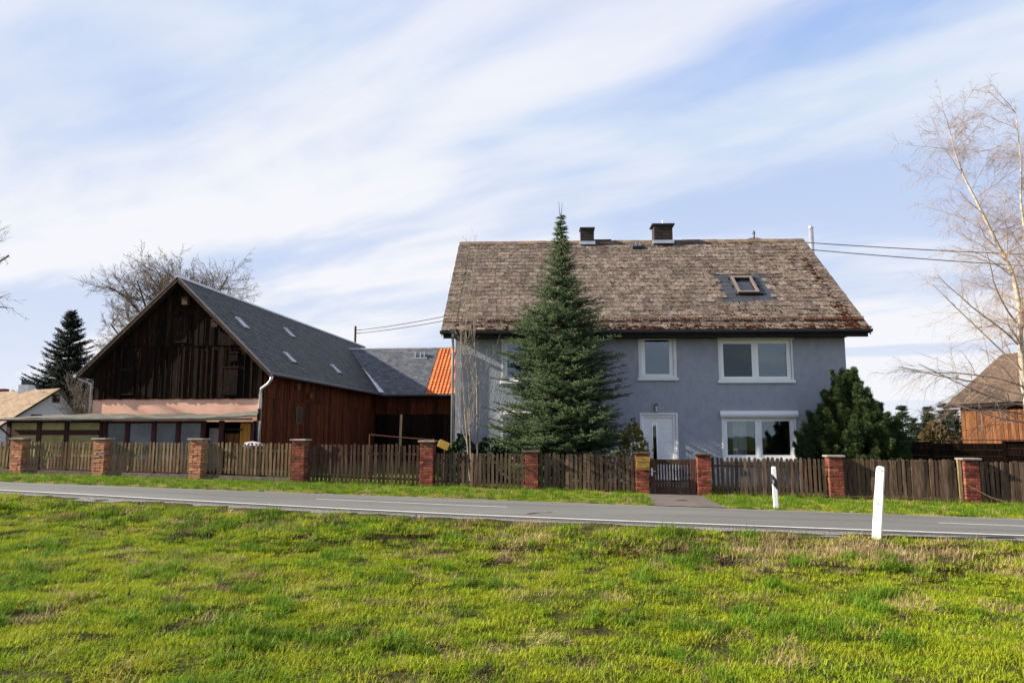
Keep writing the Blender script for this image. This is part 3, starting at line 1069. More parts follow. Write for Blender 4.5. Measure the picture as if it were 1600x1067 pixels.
TL, EXPO, TW = tile_lists()
tm = tile_shape(TW * .975, EXPO * 1.32, .017, .125).mesh('tile', M_tile)
joined = MB()
count = 0
tbase = tile_shape(TW * .975, EXPO * 1.32, .017, .125)
for (x, s, rz, ry, lift, r) in TL:
    p = on_roof(x, s, .012 + lift)
    tilt = PITCH - R(2.6)
    if count < 300:
        link('tile', tm, roof, p, (tilt, ry, rz))
        count += 1
    else:
        Mx = Matrix.Translation(p) @ Matrix.Rotation(PITCH - R(2.6), 4, 'X') @ Matrix.Rotation(rz, 4, 'Z') @ Matrix.Rotation(ry, 4, 'Y')
        joined.add([Mx @ Vector(v) for v in tbase.V], tbase.F)
tag(joined.build('upper_tiles', M_tile_joined, roof), kind='stuff')
# narrow verge tiles up both ends
vb = MB()
rnd = random.Random(3)
vt = tile_shape(.50, .26, .012, .05)
for side, xc in ((0, RX0 + .22), (1, RX1 - .22)):
    k = int(SL / .165)
    for i in range(k):
        s = i * SL / k
        Mx = Matrix.Translation(on_roof(xc + rnd.gauss(0, .006), s, .030 + abs(rnd.gauss(0, .006)))) @ Matrix.Rotation(PITCH - R(2.5), 4, 'X') @ Matrix.Rotation(rnd.gauss(0, .02), 4, 'Z')
        vb.add([Mx @ Vector(v) for v in vt.V], vt.F)
tag(vb.build('verge_tiles', M_tile_joined, roof), kind='stuff')
for xc in (RX0 - .012, RX1 + .002):
    a, c = on_roof(xc, 0, .04), on_roof(xc, SL, .04)
    b = MB()
    b.add([a, a + Vector((.02, 0, 0)), c + Vector((.02, 0, 0)), c, a - Vector((0, 0, .24)), a + Vector((.02, 0, -.24)), c + Vector((.02, 0, -.24)), c - Vector((0, 0, .24))],
          [(0, 1, 2, 3), (7, 6, 5, 4), (0, 4, 5, 1), (1, 5, 6, 2), (2, 6, 7, 3), (3, 7, 4, 0)])
    b.build('verge_board', M_underlay, roof)
# dark repair slates at the top row right of the left chimney and ridge caps
rc = MB().prism([(-.19, -.16), (.19, -.16), (.21, -.14), (.03, .035), (-.03, .035), (-.21, -.14)], 0, .40)
for i in range(40):
    x = RX0 + .02 + i * (RX1 - RX0 - .04) / 40
    link('ridge_tile', rc.mesh('ridge_tile', M_ridge) if i == 0 else bpy.data.meshes['ridge_tile'], roof, (x, RIDGE_Y, RIDGE_Z + .045 + random.gauss(0, .004)), (0, 0, R(-90) + random.gauss(0, .01)), (1, 1, 1)).rotation_euler = (R(random.gauss(0, .8)), 0, R(-90))


def lump(rnd, c, r, flat, n=7):
    V = []
    F = []
    rings = ((-.2, .9), (.35, 1.0), (.8, .6))
    for z, rr in rings:
        for k in range(n):
            a = 2 * math.pi * k / n
            q = rr * (1 + rnd.uniform(-.3, .3))
            V.append((c[0] + r * q * math.cos(a) * (1.35), c[1] + r * q * math.sin(a), c[2] + r * flat * z))
    V.append((c[0], c[1], c[2] + r * flat * 1.05))
    for j in range(2):
        for k in range(n):
            q = (k + 1) % n
            F.append((j * n + k, j * n + q, (j + 1) * n + q, (j + 1) * n + k))
    for k in range(n):
        F.append((2 * n + k, 2 * n + (k + 1) % n, 3 * n))
    return V, F


rnd = random.Random(21)
mo = MB()
for (x, s, rz, ry, lift, r) in TL:
    pr = .05 + .36 * max(0, (x - 7.5) / 7.5) ** 1.3 + .30 * max(0, 1 - s / 1.6) * min(1, .30 + x / 14)
    if x > 13.2:
        pr += .25
    if x < 6 and s > 1.5:
        pr *= .4
    while rnd.random() < pr:
        pr *= .5
        nl = rnd.choice((2, 3, 4, 5))
        bx = x + rnd.uniform(-.17, .17)
        for q in range(nl):
            p = on_roof(0, 0)
            loc = (bx + q * rnd.uniform(.03, .055), s + rnd.uniform(-.04, .02), .02)
            V, F = lump(rnd, (0, 0, 0), rnd.uniform(.022, .050), .8)
            Mx = Matrix.Translation(on_roof(loc[0], loc[1], .018)) @ Matrix.Rotation(PITCH, 4, 'X')
            mo.add([Mx @ Vector(v) for v in V], F)
for i in range(330):                       # moss piled against the snow guard and on the right verge
    x = RX0 + .1 + (RX1 - RX0 - .2) * rnd.random() ** .62
    s = rnd.choice((rnd.gauss(.62, .05), rnd.gauss(.12, .08)))
    for q in range(rnd.choice((2, 3, 4))):
        V, F = lump(rnd, (0, 0, 0), rnd.uniform(.025, .06), .7)
        Mx = Matrix.Translation(on_roof(x + q * .05, max(s + rnd.gauss(0, .02), .02), .03)) @ Matrix.Rotation(PITCH, 4, 'X')
        mo.add([Mx @ Vector(v) for v in V], F)
for i in range(85):
    s = rnd.random() ** 1.4 * SL * .75
    for q in range(3):
        V, F = lump(rnd, (0, 0, 0), rnd.uniform(.025, .055), .7)
        Mx = Matrix.Translation(on_roof(RX1 - .52 + rnd.gauss(0, .13), s + q * .05, .03)) @ Matrix.Rotation(PITCH, 4, 'X')
        mo.add([Mx @ Vector(v) for v in V], F)
tag(mo.build('moss', M_moss, roof, smooth=True), kind='stuff')

# gutter and downpipes
gp = [(ROOF_Y0 - .13, 5.60), (ROOF_Y0 - .12, 5.53), (ROOF_Y0 - .06, 5.485), (ROOF_Y0 + .0, 5.485), (ROOF_Y0 + .05, 5.53), (ROOF_Y0 + .055, 5.59)]
gb = MB()
n = len(gp)
gb.add([(RX0 - .06, y, z) for y, z in gp] + [(RX1 + .06, y, z) for y, z in gp], [(i, i + n, i + n + 1, i + 1) for i in range(n - 1)] + [tuple(range(n)), tuple(range(2 * n - 1, n - 1, -1))])
gb.build('gutter', M_gutter, house)
dp = MB().tube([(-.02, ROOF_Y0, 5.5), (-.04, ROOF_Y0 + .02, 5.40), (-.08, -.10, 5.12), (-.08, -.08, 4.95), (-.08, -.08, .05)], .052, 10)
dp.build('downpipe', M_zinc, house, smooth=True)
# snow guard: two rails, bars and brackets on the second course
sg = MB()
ps = .56
for h in (.06, .20):
    sg.tube([on_roof(RX0 + .05, ps - h * .1, h), on_roof(RX1 - .05, ps - h * .1, h)], .011, 5)
nb = int((RX1 - RX0) / .105)
for i in range(nb):
    x = RX0 + .08 + i * (RX1 - RX0 - .16) / (nb - 1)
    a = on_roof(x, ps, .05)
    sg.tube([a, on_roof(x, ps - .02, .21)], .011, 4, False)
sg.build('snow_guard', M_rust, house)

# roof window with its slate flashing field
rw = MB()
cx_, sw, s0, s1 = 11.36, .42, 2.62, 4.08
for (xa, xb, sa, sb) in ((cx_ - sw, cx_ - sw + .09, s0, s1), (cx_ + sw - .09, cx_ + sw, s0, s1), (cx_ - sw + .09, cx_ + sw - .09, s0, s0 + .10), (cx_ - sw + .09, cx_ + sw - .09, s1 - .16, s1)):
    v = [on_roof(xa, sa, .02), on_roof(xb, sa, .02), on_roof(xb, sb, .02), on_roof(xa, sb, .02), on_roof(xa, sa, .13), on_roof(xb, sa, .13), on_roof(xb, sb, .13), on_roof(xa, sb, .13)]
    rw.add(v, [(0, 3, 2, 1), (4, 5, 6, 7), (0, 1, 5, 4), (1, 2, 6, 5), (2, 3, 7, 6), (3, 0, 4, 7)])
rw = rw.build('roof_window', M_gutter, roof)
# sash tipped open at the top pivot
sash = MB()
ang = R(0)


def on_sash(x, s, h):
    d = s - s1 + .1
    return on_roof(x, s1 - .1 + d * math.cos(ang) + h * math.sin(ang), .11 - d * math.sin(ang) + h * math.cos(ang))


M_alu = pm('brown_aluminium', [(.20, .15, .12), (.30, .235, .19)], 3, .4, .05, 18, 0, metallic=.4)
for (xa, xb, sa, sb) in ((cx_ - sw + .01, cx_ - sw + .10, s0, s1), (cx_ + sw - .10, cx_ + sw - .01, s0, s1), (cx_ - sw + .10, cx_ + sw - .10, s0, s0 + .09), (cx_ - sw + .10, cx_ + sw - .10, s1 - .20, s1)):
    v = [on_sash(xa, sa, 0), on_sash(xb, sa, 0), on_sash(xb, sb, 0), on_sash(xa, sb, 0), on_sash(xa, sa, .06), on_sash(xb, sa, .06), on_sash(xb, sb, .06), on_sash(xa, sb, .06)]
    sash.add(v, [(0, 3, 2, 1), (4, 5, 6, 7), (0, 1, 5, 4), (1, 2, 6, 5), (2, 3, 7, 6), (3, 0, 4, 7)])
sash.build('sash', M_alu, rw)
MB().quad(on_sash(cx_ - sw + .09, s0 + .07, -.05), on_sash(cx_ + sw - .09, s0 + .07, -.05), on_sash(cx_ + sw - .09, s1 - .16, -.05), on_sash(cx_ - sw + .09, s1 - .16, -.05)).build('pane', pm('roof_glass', [(.008, .010, .022), (.012, .015, .03)], 2, .05, 0, 10, 0, spec=.6), rw)
hd = MB()
v = [on_sash(cx_ - sw, s1 - .02, 0), on_sash(cx_ + sw, s1 - .02, 0), on_sash(cx_ + sw, s1 + .16, -.10), on_sash(cx_ - sw, s1 + .16, -.10), on_sash(cx_ - sw, s1 - .02, .10), on_sash(cx_ + sw, s1 - .02, .10), on_sash(cx_ + sw, s1 + .16, .02), on_sash(cx_ - sw, s1 + .16, .02)]
hd.add(v, [(0, 3, 2, 1), (4, 5, 6, 7), (0, 1, 5, 4), (1, 2, 6, 5), (2, 3, 7, 6), (3, 0, 4, 7)])
hd.build('hood', M_gutter, rw)
rnd = random.Random(8)
fs = tile_shape(.40, .50, .010, .02)
fm = fs.mesh('flashing_slate', M_lead)
for r_ in range(7):
    s = 2.06 + r_ * .335
    off = .17 if r_ % 2 else 0
    for c in range(6):
        x = 10.50 + off + c * .37
        if x > 12.46:
            continue
        if cx_ - sw - .05 < x < cx_ + sw + .05 and s0 - .3 < s < s1 - .1:
            continue
        link('flashing_slate', fm, roof, on_roof(x, s, .02), (PITCH - R(1.2), 0, rnd.gauss(0, .01)))
# roof vent and a small hatch near the ridge
rv = MB()
v = []
for (dx, s, h) in ((-.22, 6.95, .0), (.22, 6.95, .0), (.22, 7.45, .0), (-.22, 7.45, .0), (-.20, 6.98, .16), (.20, 6.98, .16), (.20, 7.42, .10), (-.20, 7.42, .10)):
    v.append(on_roof(7.52 + dx, s, h + .02))
rv.add(v, [(0, 3, 2, 1), (4, 5, 6, 7), (0, 1, 5, 4), (1, 2, 6, 5), (2, 3, 7, 6), (3, 0, 4, 7)])
rv = rv.build('roof_hatch', M_lead, roof)
b = MB()
for dx in (-.04, .14):
    b.tube([on_roof(7.52 + dx, 7.0, .20), on_roof(7.52 + dx, 7.42, .13)], .014, 5)
b.build('rail', M_steel, rv)


def chimney(xc, w, zt, capw, lb):
    d = w * .8
    c = MB().box(xc - w / 2, xc + w / 2, RIDGE_Y - .12 - d / 2, RIDGE_Y - .12 + d / 2, RIDGE_Z - .6, zt)
    c = c.build('chimney', pm('sooty_slate_cladding', [(.018, .014, .012), (.035, .028, .024), (.06, .045, .036)], 6, .85, .5, 20, .1), roof)
    # small cladding slates
    for r_ in range(int((zt - RIDGE_Z + .1) / .14)):
        z = RIDGE_Z + .02 + r_ * .14
        k = max(3, int(w / .14))
        for q in range(k):
            MBs = MB().box(0, w / k - .008, -.008, .004, 0, .15)
            me = bpy.data.meshes.get('cladding_slate_%d' % int(w * 100))
            if me is None:
                me = MBs.mesh('cladding_slate_%d' % int(w * 100), MATS['sooty_slate_cladding'])
            link('cladding_slate', me, c, (xc - w / 2 + q * w / k + .004, RIDGE_Y - .12 - d / 2 - .004, z), (R(-2), 0, 0))
    MB().bbox(xc - capw / 2, xc + capw / 2, RIDGE_Y - .12 - d / 2 - .06, RIDGE_Y - .12 + d / 2 + .06, zt, zt + .08, .01).build('cap', M_dark_metal, c)
    MB().box(xc - w / 2 - .05, xc + w / 2 + .05, RIDGE_Y - .14 - d / 2 - .05, RIDGE_Y - .10 + d / 2, RIDGE_Z - .20, RIDGE_Z - .05).build('flashing', M_zinc, c)
    return c


chimney(5.34, .60, 11.02, .68, '')
c2 = chimney(8.73, .82, 11.14, 1.02, '')
MB().tube([(8.78, RIDGE_Y - .1, 11.22), (8.78, RIDGE_Y - .1, 11.30), (8.78, RIDGE_Y - .1, 11.31), (8.78, RIDGE_Y - .1, 11.46)], [.13, .05, .03, .03], 8).build('flue_pot', M_zinc, c2)
# black metal sheet on the ridge beside the small chimney
b = MB().box(5.66, 6.45, RIDGE_Y - .12, RIDGE_Y + .1, RIDGE_Z + .09, RIDGE_Z + .105)
b.build('ridge_sheet', M_gutter, roof)
# steel flue at the right gable, service mast behind the ridge
fl = MB().tube([(15.95, 6.9, 4.0), (15.95, 6.9, 11.45)], .11, 14)
fl.build('steel_flue', M_zinc, house, smooth=True)
MB().tube([(15.95, 6.9, 11.452), (15.95, 6.9, 11.53)], [.125, .125], 14).build('flue_cap', M_steel, house)
ms = MB().tube([(13.2, 6.6, 9.4), (13.2, 6.6, 11.15)], .045, 8).build('service_mast', M_gutter, house)
MB().tube([(13.2, 6.6, 11.151), (13.2, 6.6, 11.28)], [.075, .03], 8).build('mast_cap', M_gutter, ms)
for dx in (-.10, .10):
    MB().tube([(13.2 + dx * .5, 6.55, 10.93), (13.2 + dx * 3.0, 6.55, 10.86)], [.03, .045], 6).build('insulator', M_zinc, ms)


def house_w(x, y, z):
    c, s = math.cos(HR), math.sin(HR)
    return Vector((HO[0] + x * c - y * s, HO[1] + x * s + y * c, HO[2] + z))


def cable(a, b_, sag, label, r=.014):
    a, b_ = Vector(a), Vector(b_)
    pts = []
    for i in range(25):
        t = i / 24
        p = a.lerp(b_, t)
        p.z -= sag * 4 * t * (1 - t)
        pts.append(p)
    return tag(MB().tube(pts, r, 5).build('power_cable', M_cable), label, 'cable', 'overhead cables')


cable(house_w(13.45, 6.55, 10.86), (26.5, 22.0, 6.80), .18, 'upper black power cable running right from the roof mast', .02)
cable(house_w(13.3, 6.55, 10.60), (26.5, 22.0, 6.20), .18, 'lower black power cable running right from the roof mast', .02)
cable(house_w(12.95, 6.55, 10.86), (12.0, 46.0, 10.3), .1, 'short dark cable leaving the roof mast backwards over the ridge', .018)

# ------------------------------------------------------------------ the barn
BO = (-10.475, 31.0, -.1)
BRZ = R(-6.8)
barn = tag(empty('barn', BO, BRZ), 'dark tarred wooden barn with steep slate roof and salmon wall strip', 'barn')
BWID, BLEN = 7.62, 25.0
B_EAVE, B_APEX = 4.30, 8.42


def barn_w(x, y, z):
    c, s = math.cos(BRZ), math.sin(BRZ)
    return Vector((BO[0] + x * c - y * s, BO[1] + x * s + y * c, BO[2] + z))


XM = -BWID / 2
OV = .52                       # eaves overhang
BK = (B_APEX - B_EAVE) / (BWID / 2 + OV)


def barn_roof_z(x):
    return B_APEX - abs(x - XM) * BK


core = MB()
core.prism([(-BWID + .06, -.3), (-.06, -.3), (-.06, barn_roof_z(-.06) - .18), (XM, B_APEX - .18), (-BWID + .06, barn_roof_z(-BWID + .06) - .18)], .06, BLEN)
core.build('wall', M_underlay, barn)
MB().box(-BWID, .0, .0, .05, -.3, 3.32).build('salmon_wall', M_pink, barn)
rnd = random.Random(5)


def boards(parent, x0, x1, zlo, zhi_fn, y, mat, wmin=.15, wmax=.25, axis='x', proud=.012, bottom_jit=.03, zlo_fn=None):
    x = x0
    while x < x1 - .05:
        w = min(rnd.uniform(wmin, wmax), x1 - x)
        za, zb = zhi_fn(x + .006), zhi_fn(x + w - .006)
        zl = (zlo_fn(x) if zlo_fn else zlo) - rnd.uniform(0, bottom_jit)
        y0 = y - abs(rnd.gauss(0, proud)) - .022
        if min(za, zb) > zl + .05:
            b = MB()
            if axis == 'x':
                b.prism([(x + .004, zl), (x + w - .004, zl), (x + w - .004, zb), (x + .004, za)], y0, y + .01)
            else:
                pr = [(x + .004, zl), (x + w - .004, zl), (x + w - .004, zb), (x + .004, za)]
                # boards on the courtyard side: run along y, face +x
                v = [(-y0, p, q) for p, q in pr] + [(-(y + .01), p, q) for p, q in pr]
                b.add(v, [(0, 1, 2, 3), (7, 6, 5, 4), (0, 4, 5, 1), (1, 5, 6, 2), (2, 6, 7, 3), (3, 7, 4, 0)])
            b.build('board', mat, parent)
        x += w


zroof = lambda x: barn_roof_z(x) - .10
boards(barn, -BWID, 0.0, 3.29, lambda x: min(5.62, zroof(x)), -.03, M_board_black)
xw = (B_APEX - .1 - 5.58) / BK
boards(barn, XM - xw, XM + xw, 5.55, zroof, -.065, M_board_black)
# narrow cover strips that catch the low sun
x = -BWID + .3
while x < -.2:
    zt = min(5.6, zroof(x) - .02)
    if rnd.random() < .62 and zt > 3.5:
        MB().box(x - .020, x + .020, -.098 - rnd.uniform(0, .012), -.071, 3.30 + rnd.uniform(0, .06), zt - .05 - rnd.uniform(0, .2) * (x > -4)).build('cover_strip', M_board_black, barn)
    x += rnd.uniform(.20, .34)
for x in np.arange(XM - 1.5, XM + 2.2, .34):
    zt = zroof(x) - .06
    if rnd.random() < .6:
        MB().box(x - .018, x + .018, -.128, -.104, 5.6, min(zt, 6.9 + rnd.uniform(-.5, .5))).build('cover_strip', M_board_black, barn)
# hatches in the gable
for (xa, xb, za, zb) in ((-1.66, -1.05, 3.38, 4.62), (-6.34, -5.70, 3.40, 4.56), (-1.42, -1.08, 4.80, 5.24), (-4.0, -3.42, 5.62, 6.80)):
    h = MB().box(xa, xb, -.125, -.100, za, zb).build('hatch', M_board_black, barn)
    MB().box(xa - .04, xb + .04, -.145, -.126, zb - .06, zb + .01).build('hatch_batten', M_board_black, h)
    MB().box(xa - .02, xb + .02, -.145, -.126, za + .06, za + .12).build('hatch_batten', M_board_black, h)
# courtyard side
boards(barn, 0.03, 17.0, 3.32, lambda x: 4.32, -.045, M_board_red, axis='y', wmin=.14, wmax=.2)
boards(barn, 0.03, 17.0, -.2, lambda x: 3.36, -.02, M_board_red, axis='y', wmin=.16, wmax=.24)
MB().box(-BWID - .03, -BWID + .06, 0.05, 16, -.3, 4.4).build('left_wall', M_board_black, barn)
wn = MB().box(.06, .085, 3.44, 4.10, 2.29, 3.05).build('window', M_picket_old, barn)
MB().box(.084, .092, 3.49, 4.05, 2.32, 3.02).build('pane', M_black, wn)
for y in (7.0, 9.6):
    MB().box(.060, .085, y, y + .10, -.1, 3.1).build('door_post', M_board_red, barn)

# barn roof
br = MB()
ov_f = .42
for sgn in (1, -1):
    xe = XM + sgn * (BWID / 2 + OV)
    a, b_, c_, d_ = (xe, -ov_f, B_EAVE), (xe, BLEN, B_EAVE), (XM, BLEN, B_APEX), (XM, -ov_f, B_APEX)
    if sgn > 0:
        br.slab(a, b_, c_, d_, .12)
    else:
        br.slab(b_, a, d_, c_, .12)
broof = br.build('roof', M_underlay, barn)


def slate_field(name, parent, mat, origin, ex, eu, lx, lu, w, e, seed, skip=None, tilt=.045, stuff=True, cut=.05):
    """slates on a sloping plane: ex along the eave, eu up the slope (unit vectors)"""
    rn = random.Random(seed)
    origin, ex, eu = Vector(origin), Vector(ex).normalized(), Vector(eu).normalized()
    nn = ex.cross(eu)
    b = MB()
    rows = int(lu / e) + 1
    for r_ in range(rows):
        s = r_ * e
        x = -rn.random() * .02 - (w * .5 if r_ % 2 else 0)
        while x < lx:
            x0_, x1_ = max(x, 0) + .003, min(x + w, lx) - .003
            if x1_ - x0_ > .05 and not (skip and skip((x0_ + x1_) / 2, s + e * .5)):
                l = min(e * 1.3, lu - s)
                if l > .05:
                    h0 = .03 + abs(rn.gauss(0, .004))
                    ds = rn.gauss(0, .006)
                    h1 = h0 - tilt * l * .6
                    c = min(cut, (x1_ - x0_) * .4)
                    pts = [(x0_ + c, s + ds, h0), (x1_, s + ds, h0), (x1_, s + l, h1), (x0_, s + l, h1), (x0_, s + ds + c, h0)]
                    top = [origin + ex * p + eu * q + nn * h for p, q, h in pts]
                    bot = [origin + ex * p + eu * q + nn * (h - .012) for p, q, h in pts]
                    b.add(top + bot, [(0, 1, 2, 3, 4), (0, 5, 6, 1), (1, 6, 7, 2), (3, 8, 9, 4), (4, 9, 5, 0)])
            x += w
    o = b.build(name, mat, parent)
    if stuff:
        tag(o, kind='stuff')
    return o


BSL = math.hypot(BWID / 2 + OV, B_APEX - B_EAVE)
WING_Y0, WING_RIDGE_Y, WING_RIDGE_Z = 15.6, 19.0, 7.55   # in barn coordinates
SKYL = [(1.9, 3.55), (3.9, 1.55), (8.0, 4.15), (10.1, 1.55)]


def in_skyl(x, s):
    return any(abs(x - a) < .26 and abs(s - c) < .36 for a, c in SKYL)


slate_field('slates', broof, M_slate, (XM + BWID / 2 + OV, -ov_f, B_EAVE), (0, 1, 0), (-(BWID / 2 + OV), 0, B_APEX - B_EAVE), BLEN + ov_f, BSL, .34, .265, 4, skip=lambda x, s: in_skyl(x - ov_f, s))
slate_field('left_slates', broof, M_slate, (XM - BWID / 2 - OV, BLEN, B_EAVE), (0, -1, 0), (BWID / 2 + OV, 0, B_APEX - B_EAVE), BLEN + ov_f, BSL, .6, .4, 5)
MB().tube([(XM, -ov_f - .02, B_APEX + .035), (XM, BLEN, B_APEX + .035)], .085, 8).build('ridge_cap', M_zinc, broof)
# verge trims: zinc edged bargeboards of the gable
for sgn in (1, -1):
    xe = XM + sgn * (BWID / 2 + OV)
    a, b_ = Vector((xe, -ov_f - .03, B_EAVE + .03)), Vector((XM, -ov_f - .03, B_APEX + .05))
    dn = Vector((0, 0, -.20))
    th = Vector((0, .03, 0))
    MB().add([a, b_, b_ + dn, a + dn, a + th, b_ + th, b_ + dn + th, a + dn + th], [(0, 1, 2, 3), (7, 6, 5, 4), (0, 4, 5, 1), (1, 5, 6, 2), (2, 6, 7, 3), (3, 7, 4, 0)]).build('bargeboard', M_picket_dark, broof)
    a2, b2 = a + Vector((0, -.012, .03)), b_ + Vector((0, -.012, .03))
    dn = Vector((0, 0, -.045))
    th = Vector((0, .16, 0))
    MB().add([a2, b2, b2 + dn, a2 + dn, a2 + th, b2 + th, b2 + dn + th, a2 + dn + th], [(0, 1, 2, 3), (7, 6, 5, 4), (0, 4, 5, 1), (1, 5, 6, 2), (2, 6, 7, 3), (3, 7, 4, 0)]).build('verge_trim', M_trim, broof)
eu_b = Vector((-(BWID / 2 + OV), 0, B_APEX - B_EAVE)).normalized()
nn_b = Vector((0, 1, 0)).cross(eu_b)
for (y, s) in SKYL:
    o_ = Vector((XM + BWID / 2 + OV, y, B_EAVE)) + eu_b * s
    b = MB()
    for (y0, y1, s0_, s1_) in ((-.24, -.19, -.34, .34), (.19, .24, -.34, .34), (-.19, .19, -.34, -.28), (-.19, .19, .28, .34)):
        q = [o_ + Vector((0, yy, 0)) + eu_b * ss + nn_b * h for h in (.0, .11) for yy, ss in ((y0, s0_), (y1, s0_), (y1, s1_), (y0, s1_))]
        b.add(q, [(0, 3, 2, 1), (4, 5, 6, 7), (0, 1, 5, 4), (1, 2, 6, 5), (2, 3, 7, 6), (3, 0, 4, 7)])
    sk_ = b.build('skylight', M_zinc, broof)
    q = [o_ + Vector((0, yy, 0)) + eu_b * ss + nn_b * .085 for yy, ss in ((-.19, -.28), (.19, -.28), (.19, .28), (-.19, .28))]
    MB().quad(*q).build('pane', pm('wired_glass', [(.30, .32, .34), (.42, .44, .46)], 6, .12, 0, 10, 0, spec=.8), sk_)
# gutters and the zinc downpipe
for sgn, nm in ((1, 'gutter'), (-1, 'gutter')):
    xe = XM + sgn * (BWID / 2 + OV + .07)
    MB().tube([(xe, -ov_f - .05, B_EAVE - .04), (xe, 15.4 if sgn > 0 else BLEN, B_EAVE - .06)], .075, 8).build(nm, M_zinc if sgn < 0 else M_gutter, barn)
MB().tube([(XM + BWID / 2 + OV + .05, -.35, B_EAVE - .10), (XM + BWID / 2 + OV + .0, -.34, B_EAVE - .28), (.40, -.30, B_EAVE - .42), (.05, -.18, B_EAVE - .62), (.0, -.12, B_EAVE - .85), (-.04, -.12, 2.0), (-.06, -.12, -.05)], .062, 10).build('downpipe', M_zinc, barn, smooth=True)
MB().tube([(-.03, -.12, 2.35), (-.03, -.12, 2.85)], .078, 10).build('pipe_sleeve', M_dark_metal, barn)
MB().tube([(XM - BWID / 2 - OV - .05, -.3, B_EAVE - .10), (-BWID - .10, -.05, B_EAVE - .35), (-BWID - .08, -.05, 2.4)], .045, 8).build('downpipe', M_zinc, barn, smooth=True)

# nesting boxes on the gable
for (xa, za, lb) in ((-3.47, 7.27, 'wooden nesting box high up under the barn apex'), (-2.07, 6.28, 'wooden nesting box under the right barn verge')):
    nbx = tag(empty('nesting_box', barn_w(xa, -.14, za), BRZ), lb, 'nesting box', 'nesting boxes on the barn gable')
    MB().bbox(-.13, .13, -.22, .01, 0, .30, .006).build('body', M_picket_dark, nbx)
    MB().slab((-.16, -.27, .31), (.16, -.27, .31), (.16, .02, .36), (-.16, .02, .36), .02).build('lid', M_picket, nbx)
    MB().tube([(0, -.222, .19), (0, -.226, .19)], .030, 10).build('entrance_hole', M_black, nbx)
for (y, z, lb) in ((3.24, 3.98, 'small nesting box near the front of the courtyard wall'), (4.72, 3.62, 'small nesting box further along the courtyard wall')):
    nbx = tag(empty('nesting_box', barn_w(.12, y, z - .12), BRZ), lb, 'nesting box')
    MB().bbox(-.02, .14, -.13, .13, 0, .24, .006).build('body', M_board_far, nbx)
    MB().bbox(-.03, .18, -.16, .16, .241, .265, .004).build('lid', M_picket, nbx)
    MB().tube([(.142, 0, .15), (.146, 0, .15)], .026, 8).build('entrance_hole', M_black, nbx)

# ------------------------------------------------------------------ wing across the courtyard
wing = tag(empty('barn_wing', barn_w(0, WING_Y0, 0), BRZ), 'low brown board wing with slate roof and an orange tiled end', 'barn')
WL = 9.0
MB().box(.02, WL, .05, 6.0, -.2, 4.25).build('wall', M_underlay, wing)
boards(wing, .1, WL, 3.05, lambda x: 4.30, -.02, M_board_red, wmin=.16, wmax=.22)
boards(wing, .1, WL, -.2, lambda x: 3.09, .02, M_board_black, wmin=.18, wmax=.26)
wk = 1.0
wy0, wz0 = -.45, 4.25
wsl = math.hypot(3.4 + .0, WING_RIDGE_Z - wz0)
wr = MB()
wr.slab((-3.6, WING_RIDGE_Y - WING_Y0, WING_RIDGE_Z - .02), (-.4, wy0, wz0), (WL, wy0, wz0), (WL, WING_RIDGE_Y - WING_Y0, WING_RIDGE_Z - .02), .10)
wr.slab((WL, WING_RIDGE_Y - WING_Y0 + .001, WING_RIDGE_Z - .02), (WL, 7.2, wz0), (-.4, 7.2, wz0), (-3.6, WING_RIDGE_Y - WING_Y0 + .001, WING_RIDGE_Z - .02), .10)
wroof = wr.build('roof', M_underlay, wing)
eu_w = Vector((0, WING_RIDGE_Y - WING_Y0 - wy0, WING_RIDGE_Z - wz0))
OR_X = 3.35
# slates start at the valley (slanting) and stop where the orange tiles begin
slate_field('slates', wroof, M_slate_wing, (-3.9, wy0, wz0), (1, 0, 0), eu_w, 3.9 + OR_X, eu_w.length, .30, .235, 9, skip=lambda x, s: (x - 3.9) < -.5 - s / eu_w.length * 3.2)
va, vb_ = Vector((.50, wy0, wz0 + .16)), Vector((-3.40, WING_RIDGE_Y - WING_Y0, WING_RIDGE_Z + .14))
sd = Vector((.22, .14, 0))
MB().add([va - sd, va + sd, vb_ + sd, vb_ - sd], [(0, 1, 2, 3)]).build('valley_flashing', M_zinc, wroof)
MB().tube([(-3.4, WING_RIDGE_Y - WING_Y0, WING_RIDGE_Z + .02), (WL, WING_RIDGE_Y - WING_Y0, WING_RIDGE_Z + .02)], .075, 8).build('ridge_cap', M_zinc, wroof)
# pantiles: rolled profile
pw, pe = .235, .30
prof = [(-pw / 2, .012), (-pw * .32, .0), (-pw * .05, .004), (pw * .12, .03), (pw * .30, .05), (pw * .46, .034), (pw * .56, .012)]
pt = MB()
pv = []
for yy, dz in ((0, .012), (pe * 1.2, -.012)):
    pv += [(x_, yy, z_ + dz) for x_, z_ in prof]
for yy, dz in ((0, -.004),):
    pv += [(x_, yy, z_ + dz) for x_, z_ in prof]
n = len(prof)
pt.add(pv, [(i, i + 1, i + n + 1, i + n) for i in range(n - 1)] + [(i + 2 * n, i + 2 * n + 1, i + 1, i) for i in range(n - 1)])
ptm = pt.mesh('pantile', M_orange)
wp_ = math.atan2(eu_w.z, eu_w.y)
nr = int(eu_w.length / pe)
for r_ in range(nr):
    for c in range(9):
        p = Vector((OR_X + .14 + c * pw, wy0, wz0)) + eu_w.normalized() * (r_ * eu_w.length / nr) + Vector((0, -math.sin(wp_), math.cos(wp_))) * .02
        link('pantile', ptm, wroof, p, (wp_, 0, 0))
b = MB()
for dx in (0, .35, .62):
    q = Vector((1.9 + dx, wy0, wz0)) + eu_w * .80
    b.box(q.x, q.x + .08, q.y - .2, q.y + .1, q.z, q.z + .34)
b.build('snow_hooks', M_zinc, wroof)
